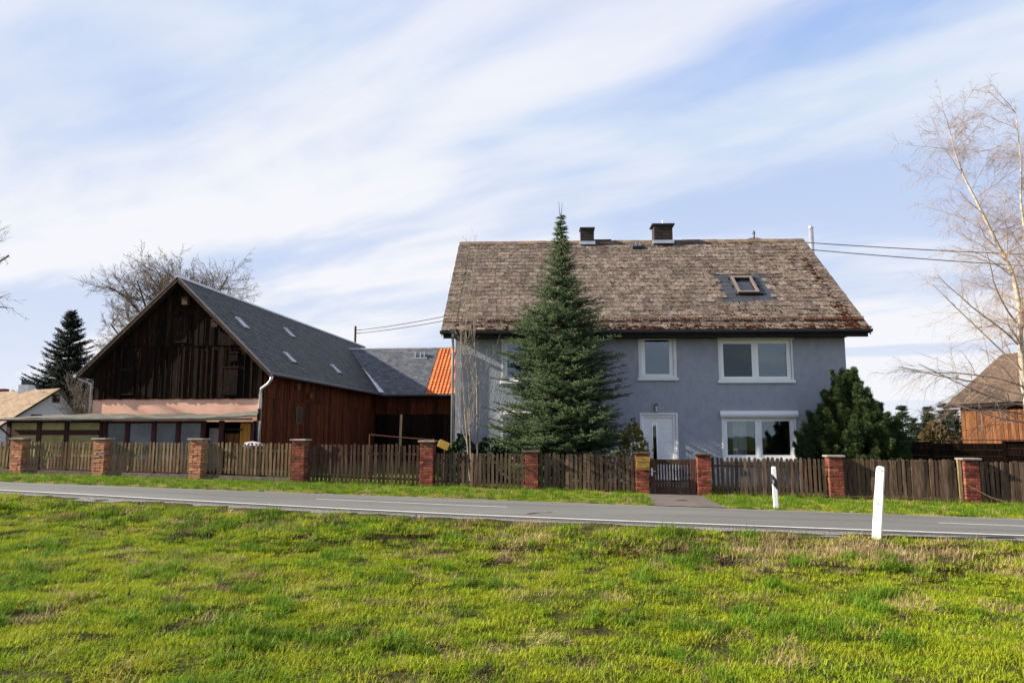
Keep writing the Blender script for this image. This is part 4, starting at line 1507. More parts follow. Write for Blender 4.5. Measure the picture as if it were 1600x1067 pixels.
MB().box(1.85, 2.75, -.45 + eu_w.y * .76 - .1, -.45 + eu_w.y * .76, wz0 + eu_w.z * .76, wz0 + eu_w.z * .76 + .10).build('walk_board', M_zinc, wroof)
MB().tube([(.3, wy0 - .08, wz0 - .05), (WL, wy0 - .08, wz0 - .07)], .07, 8).build('gutter', M_gutter, wing)

# pole behind the barn roof with two cables to the house
pole = tag(empty('power_pole', (-12.3, 57.5, -.3)), 'slim power pole rising behind the barn ridge', 'pole')
MB().tube([(0, 0, 0), (0, 0, 10.45)], [.11, .085], 8).build('shaft', M_bark, pole)
for z in (10.15, 9.90):
    MB().tube([(-.05, 0, z), (.42, 0, z)], .03, 6).build('insulator_arm', M_zinc, pole)
cable((-11.95, 57.5, 9.85), house_w(-.1, 10.6, 8.30), .10, 'upper cable between the pole behind the barn and the house', .022)
cable((-11.95, 57.5, 9.60), house_w(-.1, 10.6, 8.05), .10, 'lower cable between the pole behind the barn and the house', .022)

# courtyard things
rl = tag(empty('metal_rail', (-4.5, 30.0, -.1), R(-4)), 'thin metal rail standing in the courtyard behind the driveway fence', 'rail')
MB().tube([(-1.25, 0, 1.78), (-.4, 0, 1.70), (1.4, 0, 1.56)], .022, 6).build('bar', M_rust, rl)
for x, z in ((-1.25, 1.80), (1.35, 1.62)):
    MB().tube([(x, 0, 0), (x, 0, z)], .025, 6).build('upright', M_rust, rl)
tag(MB().bbox(-.05, .05, -.04, .04, 0, 2.75, .008).build('timber_post', M_pale, None, (-5.42, 36.0, -.1), (0, R(1), BRZ)), 'pale square timber post standing in the dark courtyard', 'post')
yb_ = tag(empty('yellow_board', P3(-5.45, 24.6, gz(-5.45, 24.6)), RZ), 'tilted yellow board on a post beside the tall brick pillar', 'board')
MB().tube([(0, 0, 0), (.02, 0, 1.25)], .03, 6).build('post', M_picket_dark, yb_)
MB().bbox(-.19, .19, -.10, .06, -.12, .12, .01).build('panel', M_box, yb_, (0, -.02, 1.33), (R(10), R(24), 0))


# ------------------------------------------------------------------ long shed in front of the barn
SV = 26.2
shed = tag(empty('shed', P3(-18.2, SV, .15), RZ), 'long low shed of maroon timber with yellow and grey panels', 'shed')
SX = 18.2 - 0.0


def su(u):
    return u + 18.2


ztop = 2.20 - .15
for u in (-23.05, -21.76, -20.60, -19.17, -19.0, -18.08, -17.0, -16.02, -15.02, -14.3):
    w = .085 if u not in (-19.17,) else .05
    MB().box(su(u) - w, su(u) + w, -.04, .06, -.25, ztop).build('post', M_maroon, shed)
for (u0, u1) in ((-23.0, -21.85), (-21.67, -20.69), (-20.51, -19.26)):
    MB().box(su(u0), su(u1), -.03, .05, 1.88 - .15 - .21, 1.88 - .15 - .02).build('rail', M_maroon, shed)
    MB().box(su(u0), su(u1), -.02, .05, 2.13 - .15, ztop).build('top_rail', M_maroon, shed)
    MB().box(su(u0), su(u1), .01, .03, 1.88 - .15 - .02, 2.13 - .15).build('panel', M_yellow, shed)
    MB().box(su(u0), su(u1), .01, .03, .7, 1.88 - .15 - .21).build('panel', M_yellow, shed)
for (u0, u1) in ((-18.91, -18.17), (-17.99, -17.09), (-16.91, -16.11), (-15.93, -15.11)):
    MB().box(su(u0), su(u1), -.02, .05, 2.10 - .15, ztop).build('top_rail', M_maroon, shed)
    MB().box(su(u0), su(u1), .01, .03, .6, 2.10 - .15).build('panel', M_greypanel, shed)
MB().box(su(-23.1), su(-15.0), -.02, .05, -.25, .6).build('base_board', M_maroon, shed)
MB().box(su(-23.1), su(-14.4), 2.6, 2.66, -.25, ztop).build('back_wall', M_underlay, shed)
MB().slab((su(-13.1), .4, -.25), (su(-14.35), 2.6, -.25), (su(-14.35), 2.6, ztop), (su(-13.1), .4, ztop), .05).build('side_wall', M_underlay, shed)
# open bay at the right: inner panel, shelf, ochre door
MB().box(su(-14.95), su(-14.42), .30, .33, .3, 1.92 - .15).build('inner_panel', pm('dusty_pink_sheet', [(.26, .20, .19), (.34, .27, .26)], 2, .8, .1, 10, 0), shed)
MB().box(su(-14.28), su(-13.72), .25, .29, .2, 1.72 - .15).build('plywood', M_board_far, shed)
MB().box(su(-14.35), su(-13.55), .05, .45, 1.86 - .15, 1.89 - .15).build('shelf', M_maroon, shed)
dr = MB().box(su(-13.66), su(-13.24), .20, .24, .1, 2.10 - .15).build('ochre_door', M_ochre, shed)
MB().box(su(-13.24), su(-13.14), .18, .26, .0, 2.12 - .15).build('door_post', M_maroon, shed)
# sagging felt roof sheets
def skew(u):
    return 1.62 * min(max((u + 18) / 5.2, 0), 1)


rfb = MB()
us_ = np.linspace(-23.55, -12.75, 40)
for i in range(len(us_) - 1):
    a, b_ = us_[i], us_[i + 1]

    def zed(u):
        return 2.29 - .15 + .025 * math.sin(u * 1.7) + .018 * math.sin(u * 4.3 + 1) + (.05 * max(0, (u + 14.5)) if u > -14.5 else 0)
    rfb.slab((su(a), -.38, zed(a)), (su(b_), -.38, zed(b_)), (su(b_) - skew(b_), 3.05, zed(b_) + .26), (su(a) - skew(a), 3.05, zed(a) + .26), .055)
rfb.build('roof', M_shedroof, shed)
MB().tube([(su(-23.5), -.42, 2.08), (su(-12.9), -.42, 2.10)], .04, 6).build('gutter', M_gutter, shed)
MB().tube([(su(-23.4), -.40, 2.04), (su(-23.0), -.12, 1.55), (su(-22.9), -.10, 1.45)], .035, 6).build('gutter_pipe', M_maroon, shed)
bag = MB()
V, F = lump(random.Random(4), (0, 0, 0), .30, .7, 9)
tag(MB().add(V, F).build('white_sack', pm('pale_sack', [(.42, .33, .34), (.60, .52, .54)], 3, .8, .3, 9, 0), None, P3(-12.75, 25.6, 1.22), (0, 0, .4), smooth=False), 'pale pink sack lying before the ochre shed door', 'sack')
tag(MB().bbox(-.45, .45, -.3, .3, 0, 1.10, .01).build('wooden_crate', M_picket_dark, None, P3(-12.75, 25.6, gz(-12.75, 25.6)), (0, 0, RZ)), 'dark wooden crate under the pale sack behind the fence', 'crate')


# ------------------------------------------------------------------ far left house
fh = tag(empty('cottage', (-38.05, 62.0, -.4)), 'white rendered cottage with tan tiled roof at far left', 'house')
gd = Vector((.52, .854, 0))        # along the gable wall, towards the right
rd = Vector((-.854, .52, 0))       # along the ridge, away to the left
pk = 5.80
zl, zr_ = -.2, -.2
sl_l, sl_r = 2.04 / 2.8, 2.04 / 1.65
lw = (pk - 2.6) / sl_l
rw_ = (pk - 2.6) / sl_r
wl = MB()
pts = [gd * -lw, gd * rw_, gd * rw_ + Vector((0, 0, 2.6)), Vector((0, 0, pk - .05)), gd * -lw + Vector((0, 0, 2.6))]
back = [p + rd * 12 for p in pts]
wl.add(pts + back, [(0, 1, 2, 3, 4), (9, 8, 7, 6, 5), (0, 4, 9, 5), (1, 6, 7, 2)])
wl.build('wall', M_farwhite, fh)
frt = -rd * .35
e1 = gd * -(lw + .4) + Vector((0, 0, 2.6 - .4 * sl_l)) + frt
e2 = gd * (rw_ + .25) + Vector((0, 0, 2.6 - .25 * sl_r)) + frt
tp = Vector((0, 0, pk)) + frt
frf = MB()
frf.slab(e1, tp, tp + rd * 12.7, e1 + rd * 12.7, -.12)
frf.slab(tp, e2, e2 + rd * 12.7, tp + rd * 12.7, -.12)
fr_ = frf.build('roof', M_underlay, fh)
slate_field('tiles', fr_, M_farroof, e1 + Vector((0, 0, .13)) + rd * 12.7, -rd, tp - e1, 12.7, (tp - e1).length, .42, .34, 3, cut=.1)
for (t_, z0_, z1_, w_) in ((-.12, 4.75, 5.45, .30), (-1.55, 2.95, 3.75, .42), (.45, 2.95, 3.60, .42)):
    c = gd * t_ - rd * .03
    q = [c - gd * w_ + Vector((0, 0, z0_)), c + gd * w_ + Vector((0, 0, z0_)), c + gd * w_ + Vector((0, 0, z1_)), c - gd * w_ + Vector((0, 0, z1_))]
    wn = MB().add(q + [p + rd * .1 for p in q], [(0, 1, 2, 3), (7, 6, 5, 4), (0, 4, 5, 1), (1, 5, 6, 2), (2, 6, 7, 3), (3, 7, 4, 0)]).build('window', M_board_far, fh)
    c = gd * t_ - rd * .05
    w2, h2 = w_ * .72, (z1_ - z0_) * .14
    q = [c - gd * w2 + Vector((0, 0, z0_ + h2)), c + gd * w2 + Vector((0, 0, z0_ + h2)), c + gd * w2 + Vector((0, 0, z1_ - h2)), c - gd * w2 + Vector((0, 0, z1_ - h2))]
    MB().add(q, [(0, 1, 2, 3)]).build('pane', M_black, wn)
cb = Vector((0, 0, pk)) + rd * 5.2
MB().box(cb.x - .45, cb.x + .45, cb.y - .4, cb.y + .4, pk - .7, pk + .62).build('chimney', M_zinc, fr_)
MB().box(cb.x - .30, cb.x + .30, cb.y - .3, cb.y + .3, pk + .621, pk + 1.0).build('chimney_pot', M_dark_metal, fr_)
nh = tag(empty('roof_house', (-47.6, 68.0, -.4)), 'dark roof and brown chimney showing at the left frame edge', 'house')
MB().prism([(-5, 0), (5.2, 0), (5.2, 2.6), (0, 5.1), (-5, 2.6)], 0, 9).build('wall', M_farwhite, nh)
MB().slab((-.0, -.4, 5.35), (5.7, -.4, 2.55), (5.7, 9.4, 2.55), (0, 9.4, 5.35), -.12).slab((0, 9.4, 5.35), (-5.6, 9.4, 2.55), (-5.6, -.4, 2.55), (0, -.4, 5.35), -.12).build('roof', M_slate, nh)
MB().box(-.5, .35, .8, 1.5, 4.6, 6.35).build('chimney', M_brick, nh)

# ------------------------------------------------------------------ old wooden barn on the right
ob = tag(empty('old_barn', (24.6, 42.0, -.7)), 'old orange-brown wooden barn with a brown roof at the right edge', 'barn')
ed = Vector((.3, -.954, 0))
pd = Vector((.954, .3, 0))
eh, rh, hw = 3.95, 6.97, 4.5
wo = pd * .45 - ed * -.55
base = pd * .45 + ed * .55
LEN = 14.0
wl = MB()
c = [base, base + ed * LEN, base + ed * LEN + pd * 8.1, base + pd * 8.1]
wl.add([p + Vector((0, 0, -.5)) for p in c] + [p + Vector((0, 0, eh + .1)) for p in c], [(0, 3, 2, 1), (4, 5, 6, 7), (0, 1, 5, 4), (1, 2, 6, 5), (2, 3, 7, 6), (3, 0, 4, 7)])
wl.build('wall', M_underlay, ob)
rnd = random.Random(15)
s = 0.0
while s < LEN:
    w = rnd.uniform(.17, .26)
    a = base + ed * (s + .006) - pd * .02
    b_ = base + ed * (s + w - .006) - pd * .02
    o_ = -pd * (.025 + abs(rnd.gauss(0, .012)))
    zb, zt = -.2, eh + .12
    zmid = 2.0 + rnd.uniform(-.1, .1)
    MB().add([a + Vector((0, 0, zb)), b_ + Vector((0, 0, zb)), b_ + Vector((0, 0, zt)), a + Vector((0, 0, zt)), a + o_ + Vector((0, 0, zb)), b_ + o_ + Vector((0, 0, zb)), b_ + o_ + Vector((0, 0, zt)), a + o_ + Vector((0, 0, zt))],
             [(0, 1, 2, 3), (7, 6, 5, 4), (0, 4, 5, 1), (1, 5, 6, 2), (2, 6, 7, 3), (3, 7, 4, 0)]).build('board', M_board_far, ob)
    s += w
r0 = Vector((0, 0, eh))
r1 = pd * hw + Vector((0, 0, rh))
r2 = pd * (2 * hw) + Vector((0, 0, eh))
orf = MB()
orf.slab(r0, r1, r1 + ed * (LEN + 1), r0 + ed * (LEN + 1), -.10)
orf.slab(r1, r2, r2 + ed * (LEN + 1), r1 + ed * (LEN + 1), -.10)
orf = orf.build('roof', M_underlay, ob)
slate_field('roof_boards', orf, M_brownroof, r0 + Vector((0, 0, .10)) - ed * .02, ed, r1 - r0, LEN + 1, (r1 - r0).length, .22, 1.85, 6, cut=.01, tilt=.015)
ga = [base + Vector((0, 0, eh)), base + pd * 8.1 + Vector((0, 0, eh)), base + pd * 4.05 + Vector((0, 0, rh - .2))]
MB().add(ga, [(0, 2, 1)]).build('gable', M_board_black, ob)

# dark board fence between thuja and the old barn
df = tag(empty('board_fence', P3(11.5, 26.6, -.35), RZ), 'dark horizontal board fence behind the right picket fence', 'fence')
rnd = random.Random(2)
for bay in range(5):
    x0_ = -3.0 + bay * 2.3
    MB().bbox(x0_ - .06, x0_ + .06, .03, .14, -.2, 1.82, .008).build('post', M_picket_dark, df)
    z = .02
    for k in range(8):
        hgt = rnd.uniform(.20, .235)
        if z + hgt > 1.84:
            break
        MB().box(x0_ + .002, x0_ + 2.298, -.012 + rnd.uniform(-.006, .006), .026, z, z + hgt - .003).build('board', M_board_black, df)
        z += hgt
    MB().box(x0_ + .002, x0_ + 2.298, -.05, .15, 1.83, 1.86).build('cap_board', M_picket_dark, df)


# ------------------------------------------------------------------ trees and shrubs
def grow(rng, p, d, L, r, lvl, P, segs):
    n = P['n'][lvl]
    step = L / n
    up = np.array([0, 0, 1.0])
    tip = P.get('tip', .25)
    k0 = P['start'][lvl]
    acc = 0.0
    for i in range(n):
        d = d + rng.normal(0, P['wob'][lvl], 3) + up * P['up'][lvl]
        d = d / np.linalg.norm(d)
        q = p + d * step
        r0_, r1_ = r * (1 - i / n * (1 - tip)), r * (1 - (i + 1) / n * (1 - tip))
        segs.append((*p, *q, r0_, r1_, lvl))
        t = (i + 1) / n
        if lvl < P['max'] and t >= k0:
            acc += P['kids'][lvl] / (n * (1 - k0) + 1e-6)
            while acc >= 1 or rng.random() < acc - int(acc) and acc > .5:
                acc -= 1
                ang = rng.normal(P['ang'][lvl], .16)
                ax = np.cross(d, rng.normal(0, 1, 3))
                ax /= np.linalg.norm(ax) + 1e-9
                cd = d * math.cos(ang) + np.cross(ax, d) * math.sin(ang)
                cl = L * P['ratio'][lvl] * (1 - P.get('fall', .55) * t) * rng.uniform(.65, 1.2)
                pp = p + d * step * rng.random()
                grow(rng, pp, cd, cl, max(r1_ * P['rr'][lvl], P['rmin']), lvl + 1, P, segs)
                if acc < 0:
                    break
        p = q
    return p


def tree_from_segs(name, loc, segs, mat_trunk, mat_twig, split, label, cat, group=None, trunk_sides=8):
    root = tag(empty(name, loc), label, cat, group)
    S = np.array(segs)
    big = S[:, 8] <= split
    if big.any():
        V, F = frusta(S[big], trunk_sides)
        link('trunk', npmesh('trunk', V, F, mat_trunk, smooth=True), root)
    if (~big).any():
        V, F = frusta(S[~big], 3)
        link('crown', npmesh('crown', V, F, mat_twig), root)
    return root


BROAD = dict(n=[7, 6, 5, 4, 3], kids=[8, 7, 6, 5, 0], start=[.30, .2, .15, .1, 0], wob=[.05, .10, .13, .16, .18], up=[.03, .05, .05, .04, .03], ang=[.75, .75, .75, .7, .7], ratio=[.62, .55, .50, .48, .4], rr=[.62, .6, .6, .6, .6], rmin=.006, max=4, tip=.3, fall=.35)

# bare broad tree behind the barn
rng = np.random.default_rng(4)
segs = []
P_ = dict(BROAD)
P_['rmin'] = .012
P_.update(rmin=.013, kids=[0, 15, 10, 6, 0], ratio=[.6, .46, .52, .55, .4], up=[.0, .02, .04, .04, .03])
grow(rng, np.array([0, 0, 0.]), np.array([0.02, 0, 1.]), 7.0, .45, 0, P_, segs)
for k in range(18):
    az = k * 2.4
    lean = .15 + .95 * ((k * 5) % 18) / 18
    d0 = np.array([math.cos(az) * lean, math.sin(az) * lean, 1.0])
    grow(rng, np.array([0, 0, 3.6 + .27 * k]), d0 / np.linalg.norm(d0), rng.uniform(7.4, 9.6), .17, 1, P_, segs)
for k in range(7):
    az = k * 2.4 + 1
    d0 = np.array([math.cos(az) * .30 + .08, math.sin(az) * .3, 1.0])
    grow(rng, np.array([0, 0, 6.6 + .15 * k]), d0 / np.linalg.norm(d0), rng.uniform(8.2, 9.4), .13, 1, P_, segs)
tree_from_segs('bare_tree', (-28.3, 62.0, -.4), segs, M_bark, M_twig, 1, 'large leafless broad tree rising behind the barn roof', 'tree')

# bare tree whose branches reach in at the left frame edge
rng = np.random.default_rng(12)
segs = []
P_ = dict(BROAD)
P_['rmin'] = .009
grow(rng, np.array([0, 0, 0.]), np.array([0.0, 0, 1.]), 12.0, .26, 0, P_, segs)
tree_from_segs('bare_tree', (-28.7, 33.0, 0.2), segs, M_bark, M_twig, 1, 'leafless tree reaching into the left frame edge', 'tree')

# brown shrubs in front of the far spruce
for k, (x, y, hh, sd_, lb) in enumerate(((-29.4, 52.0, 4.6, 3, 'brown leafless shrub left of the barn gable'), (-27.9, 50.0, 4.2, 5, 'smaller brown leafless shrub close to the barn gable'))):
    rng = np.random.default_rng(sd_)
    segs = []
    P_ = dict(BROAD)
    P_.update(rmin=.010, n=[5, 4, 4, 3, 3], kids=[7, 6, 5, 0, 0], max=3, ang=[.5, .6, .7, .7, .7])
    for q in range(6 if k < 2 else 3):
        d0 = np.array([rng.normal(0, .28), rng.normal(0, .28), 1.0])
        grow(rng, np.array([rng.normal(0, .3), rng.normal(0, .3), 0.]), d0 / np.linalg.norm(d0), hh, .05, 0, P_, segs)
    tree_from_segs('bare_shrub', (x, y, .2), segs, M_bark, M_twig, 0, lb, 'shrub', 'leafless shrubs left of the barn')

# bare apple tree behind the thuja
rng = np.random.default_rng(31)
segs = []
P_ = dict(BROAD)
P_.update(rmin=.006, ang=[.8, .8, .8, .8, .8], wob=[.12, .2, .24, .25, .2])
d0 = np.array([.42, .0, 1.0])
grow(rng, np.array([0, 0, 0.]), d0 / np.linalg.norm(d0), 4.2, .12, 0, P_, segs)
tree_from_segs('bare_fruit_tree', (13.0, 30.0, -.4), segs, M_bark, M_twig, 1, 'small leafless fruit tree peeking out behind the thuja', 'tree')

# slim pale saplings before the left end of the house
SAP = dict(n=[12, 6, 4, 3], kids=[17, 6, 3, 0], start=[.22, .2, .2, 0], wob=[.025, .07, .10, .12], up=[.02, .10, .08, .05], ang=[.42, .5, .5, .5], ratio=[.30, .42, .45, .4], rr=[.42, .55, .6, .6], rmin=.0045, max=3, tip=.12, fall=.35)
for k, (u, v, hh, r_, lean, lb) in enumerate(((-4.42, 25.15, 7.4, .040, (.010, 0), 'tallest pale bare sapling in front of the left house corner'), (-4.62, 25.0, 6.6, .030, (-.085, 0), 'pale bare sapling leaning left by the house corner'), (-4.60, 25.1, 6.2, .026, (-.02, 0), 'thin pale bare sapling between two others by the house corner'))):
    rng = np.random.default_rng(50 + k)
    segs = []
    d0 = np.array([lean[0], lean[1], 1.0])
    grow(rng, np.array([0, 0, 0.]), d0 / np.linalg.norm(d0), hh, r_, 0, SAP, segs)
    tree_from_segs('bare_sapling', P3(u, v, gz(u, v)), segs, M_palebark, M_palebark, 0, lb, 'tree', 'pale saplings by the house')


# birch at the right edge: explicit stems, then branches and hanging twigs
def birch():
    rng = np.random.default_rng(77)
    root_xyz = np.array([18.45, 26.6, -.5])
    stems = [
        [(.15, 0, 0), (.10, 0, 2.0), (-.02, .05, 4.4), (.10, .1, 6.0), (.16, .15, 7.2), (.05, .2, 8.5), (-.42, .25, 9.8), (-.92, .3, 11.4), (-1.36, .4, 12.8), (-1.55, .5, 14.0), (-1.72, .5, 15.3)],
        [(.10, .1, 6.0), (.32, -.2, 8.0), (.22, -.4, 10.1), (.10, -.5, 11.3), (.18, -.6, 13.1), (.12, -.6, 15.8)],
        [(.10, .1, 6.0), (1.0, .5, 7.6), (1.7, .9, 10.0), (2.1, 1.2, 12.5), (2.2, 1.4, 14.5)],
    ]
    radii = [(.125, .012), (.075, .010), (.07, .010)]
    segs = []
    P_ = dict(n=[8, 7, 6, 5], kids=[9, 12, 9, 0], start=[.15, .06, .05, 0], wob=[.06, .10, .12, .13], up=[.01, -.03, -.09, -.13], ang=[.8, .75, .7, .6], ratio=[.5, .52, .62, .5], rr=[.5, .42, .5, .6], rmin=.0036, max=3, tip=.3, fall=.40)
    for st, (ra, rb_) in zip(stems, radii):
        pts = np.array(st, float)
        pts[:, 2] = np.where(pts[:, 2] > 6, 6 + (pts[:, 2] - 6) * .87, pts[:, 2])
        # resample
        t = np.linspace(0, len(pts) - 1, (len(pts) - 1) * 4 + 1)
        Q = np.stack([np.interp(t, np.arange(len(pts)), pts[:, k]) for k in range(3)], 1)
        Q[1:-1] = (Q[:-2] + 2 * Q[1:-1] + Q[2:]) / 4
        m = len(Q)
        for i in range(m - 1):
            a = ra + (rb_ - ra) * i / (m - 1)
            b_ = ra + (rb_ - ra) * (i + 1) / (m - 1)
            segs.append((*Q[i], *Q[i + 1], a, b_, 0))
            if Q[i][2] > 4.6:
                for q in range(2 if rng.random() < .55 else 1):
                    if rng.random() < .96:
                        az = rng.uniform(0, 2 * math.pi)
                        d0 = np.array([math.cos(az), math.sin(az), rng.uniform(.35, 1.1)])
                        h = (Q[i][2] - 4) / 12
                        L_ = rng.uniform(1.6, 3.3) * (1.12 - .5 * h)
                        grow(rng, Q[i], d0 / np.linalg.norm(d0), L_, max(.30 * a, .012), 1, P_, segs)
    # long low limbs reaching left
    for (z, dx, dy, dz, L_) in ((3.9, -1, -.25, .50, 4.6), (3.6, -1, .1, .22, 4.4), (3.2, -1, -.1, .16, 4.2), (2.6, -1, -.35, .12, 3.6), (4.5, -.9, .3, .85, 4.2), (5.4, -.9, .0, .75, 3.8), (6.2, -.8, -.3, .9, 3.4), (2.9, -.8, .5, .3, 3.4)):
        d0 = np.array([dx, dy, dz])
        grow(rng, np.array([-.1, 0, z]), d0 / np.linalg.norm(d0), L_, .042, 1, dict(P_, wob=[.06, .07, .10, .10], up=[.01, -.015, -.07, -.12], kids=[9, 14, 9, 0]), segs)
    tree_from_segs('birch_tree', tuple(root_xyz), segs, M_birch, M_birchtwig, 0, 'tall leafless birch with white stems at the right frame edge', 'tree')


birch()


# needle trees
def spruce(name, loc, prof, ztop, zlow, label, seed, mat, whorl=.26, per=6, twig=.15, nn_=16, needle=.05, nwid=.012, leaders=2, density=1.0, group=None, droop=.22, share=None, rise=.30, wide=.34):
    rng = np.random.default_rng(seed)
    tw = []          # p(3) d(3) len tip
    wood = []
    zs, rs = zip(*prof)
    z = zlow
    while z < ztop - .12:
        rad = np.interp(z, zs, rs)
        m = max(3, int(per * (0.7 + .5 * rng.random())))
        a0 = rng.random() * 6.28
        for k in range(m):
            az = a0 + 2 * math.pi * k / m + rng.normal(0, .22)
            L = rad * rng.choice([rng.uniform(.55, .95), rng.uniform(.85, 1.14)])
            if L < .06:
                continue
            zz = z + rng.normal(0, whorl * .3)
            h = (z - zlow) / (ztop - zlow)
            hd = np.array([math.cos(az), math.sin(az), 0])
            sd = np.array([-hd[1], hd[0], 0])
            steps = max(3, int(L / .16))
            prev = np.array([0, 0, zz])
            dr = droop * (1 - h * 1.6)
            for i in range(1, steps + 1):
                t = i / steps
                pt_ = hd * L * t + np.array([0, 0, zz + L * (-dr * t * 1.2 + (dr + rise * (.3 + h)) * t * t)]) + sd * rng.normal(0, .012)
                wood.append((*prev, *pt_, .004 + .02 * L * (1 - t), .003 + .02 * L * (1 - t) * .9, 1))
                d_ = pt_ - prev
                d_ /= np.linalg.norm(d_)
                if t > .18:
                    # twigs to both sides, shorter towards the tip
                    for sg in (1, -1):
                        if rng.random() > density:
                            continue
                        ll = (wide * L * (1 - t) + twig) * rng.uniform(.6, 1.2)
                        dd = d_ * .62 + sd * sg * .78 + np.array([0, 0, rng.normal(.0, .24)])
                        dd /= np.linalg.norm(dd)
                        q = prev + (pt_ - prev) * rng.random()
                        ns = max(1, int(ll / twig))
                        for j in range(ns):
                            dd = dd + np.array([0, 0, .06]) + d_ * .08
                            dd /= np.linalg.norm(dd)
                            tw.append((*q, *dd, ll / ns * 1.12, 1.0 if j == ns - 1 else .25))
                            if ns > 1 and j < ns - 1:
                                for s2 in (1, -1):
                                    d3 = dd * .7 + np.cross(dd, [0, 0, 1]) * s2 * .7 + np.array([0, 0, rng.normal(.08, .12)])
                                    d3 /= np.linalg.norm(d3)
                                    tw.append((*(q + dd * ll / ns * .8), *d3, twig * rng.uniform(.6, 1.0), 1.0))
                            q = q + dd * ll / ns
                    tw.append((*prev, *d_, np.linalg.norm(pt_ - prev) * 1.05, t))
                prev = pt_
            tw.append((*prev, *d_, twig * 1.0, 1.0))
        z += whorl * (.75 + .5 * rng.random()) * (1.0 - .45 * (z - zlow) / (ztop - zlow))
    # leading shoots
    for k in range(leaders):
        ox = (k - (leaders - 1) / 2) * .12
        tw.append((ox * .2, 0, ztop - 1.1, ox * .15, 0, 1, .5, .6))
        wood.append((ox * .4, 0, ztop - .5, ox, 0, ztop + .02 - k * .05, .012, .006, 1))
        for j in range(6):
            a = rng.random() * 6.28
            dd = np.array([math.cos(a) * .55, math.sin(a) * .55, .8])
            tw.append((0, 0, ztop - .95 - j * .12, *dd, .24, .6))
    T = np.array(tw)
    n = nn_
    N_ = len(T)
    p, d, l, tip = T[:, :3], T[:, 3:6], T[:, 6], T[:, 7]
    d = d / np.linalg.norm(d, axis=1, keepdims=True)
    ref = np.tile(np.array([0.05, .03, 1.0]), (N_, 1))
    a = np.cross(d, ref)
    a /= np.maximum(np.linalg.norm(a, axis=1, keepdims=True), 1e-6)
    b = np.cross(a, d)
    tt = (np.arange(n) + .5) / n
    ph = rng.random((N_, n)) * 2 * np.pi
    side = a[:, None, :] * np.cos(ph)[..., None] + b[:, None, :] * np.sin(ph)[..., None]
    base = p[:, None, :] + d[:, None, :] * (l[:, None] * tt[None, :])[..., None]
    nd = side * .72 + d[:, None, :] * .69
    nl = needle * (rng.random((N_, n)) * .5 + .75) * (1.1 - .4 * tt[None, :])
    tipv = base + nd * nl[..., None]
    wv = np.cross(nd, side + d[:, None, :] * .3)
    wv /= np.maximum(np.linalg.norm(wv, axis=2, keepdims=True), 1e-6)
    v0 = base - wv * nwid / 2
    v1 = base + wv * nwid / 2
    V = np.stack([v0, v1, tipv], 2).reshape(-1, 3)
    F = np.arange(len(V)).reshape(-1, 3)
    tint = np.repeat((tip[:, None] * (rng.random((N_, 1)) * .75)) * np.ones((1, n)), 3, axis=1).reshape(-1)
    root = tag(empty(name, loc), label, 'tree', group)
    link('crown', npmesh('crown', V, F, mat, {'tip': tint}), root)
    WS = wood + [(0, 0, 0, 0, 0, ztop * .55, .02 * ztop, .011 * ztop, 0), (0, 0, ztop * .55, 0, 0, ztop - .4, .011 * ztop, .008, 0)]
    V, F = frusta(np.array(WS)[:, :8], 5)
    link('trunk', npmesh('trunk', V, F, M_bark), root)
    return root


SP_PROF = [(.3, 1.95), (.9, 2.35), (1.7, 2.62), (2.6, 2.62), (3.5, 2.42), (4.6, 2.15), (5.7, 1.70), (6.4, 1.02), (7.2, .74), (7.9, .46), (8.5, .25), (9.1, .09), (9.5, .04)]
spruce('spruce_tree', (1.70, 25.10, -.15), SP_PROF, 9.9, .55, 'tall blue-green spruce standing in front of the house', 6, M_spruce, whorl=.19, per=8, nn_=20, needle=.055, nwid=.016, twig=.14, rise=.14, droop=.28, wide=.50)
FAR_PROF = [(.0, 4.8), (2.5, 4.7), (6.4, 3.7), (10.3, 2.0), (12.9, .9), (14.6, .1)]
spruce('spruce_tree', (-45.2, 75.0, -.4), FAR_PROF, 14.8, .8, 'dark spruce standing behind the far left cottage', 9, M_spruce_dark, whorl=.40, per=7, twig=.36, nn_=16, needle=.16, nwid=.06, leaders=1, density=.9, droop=.35)


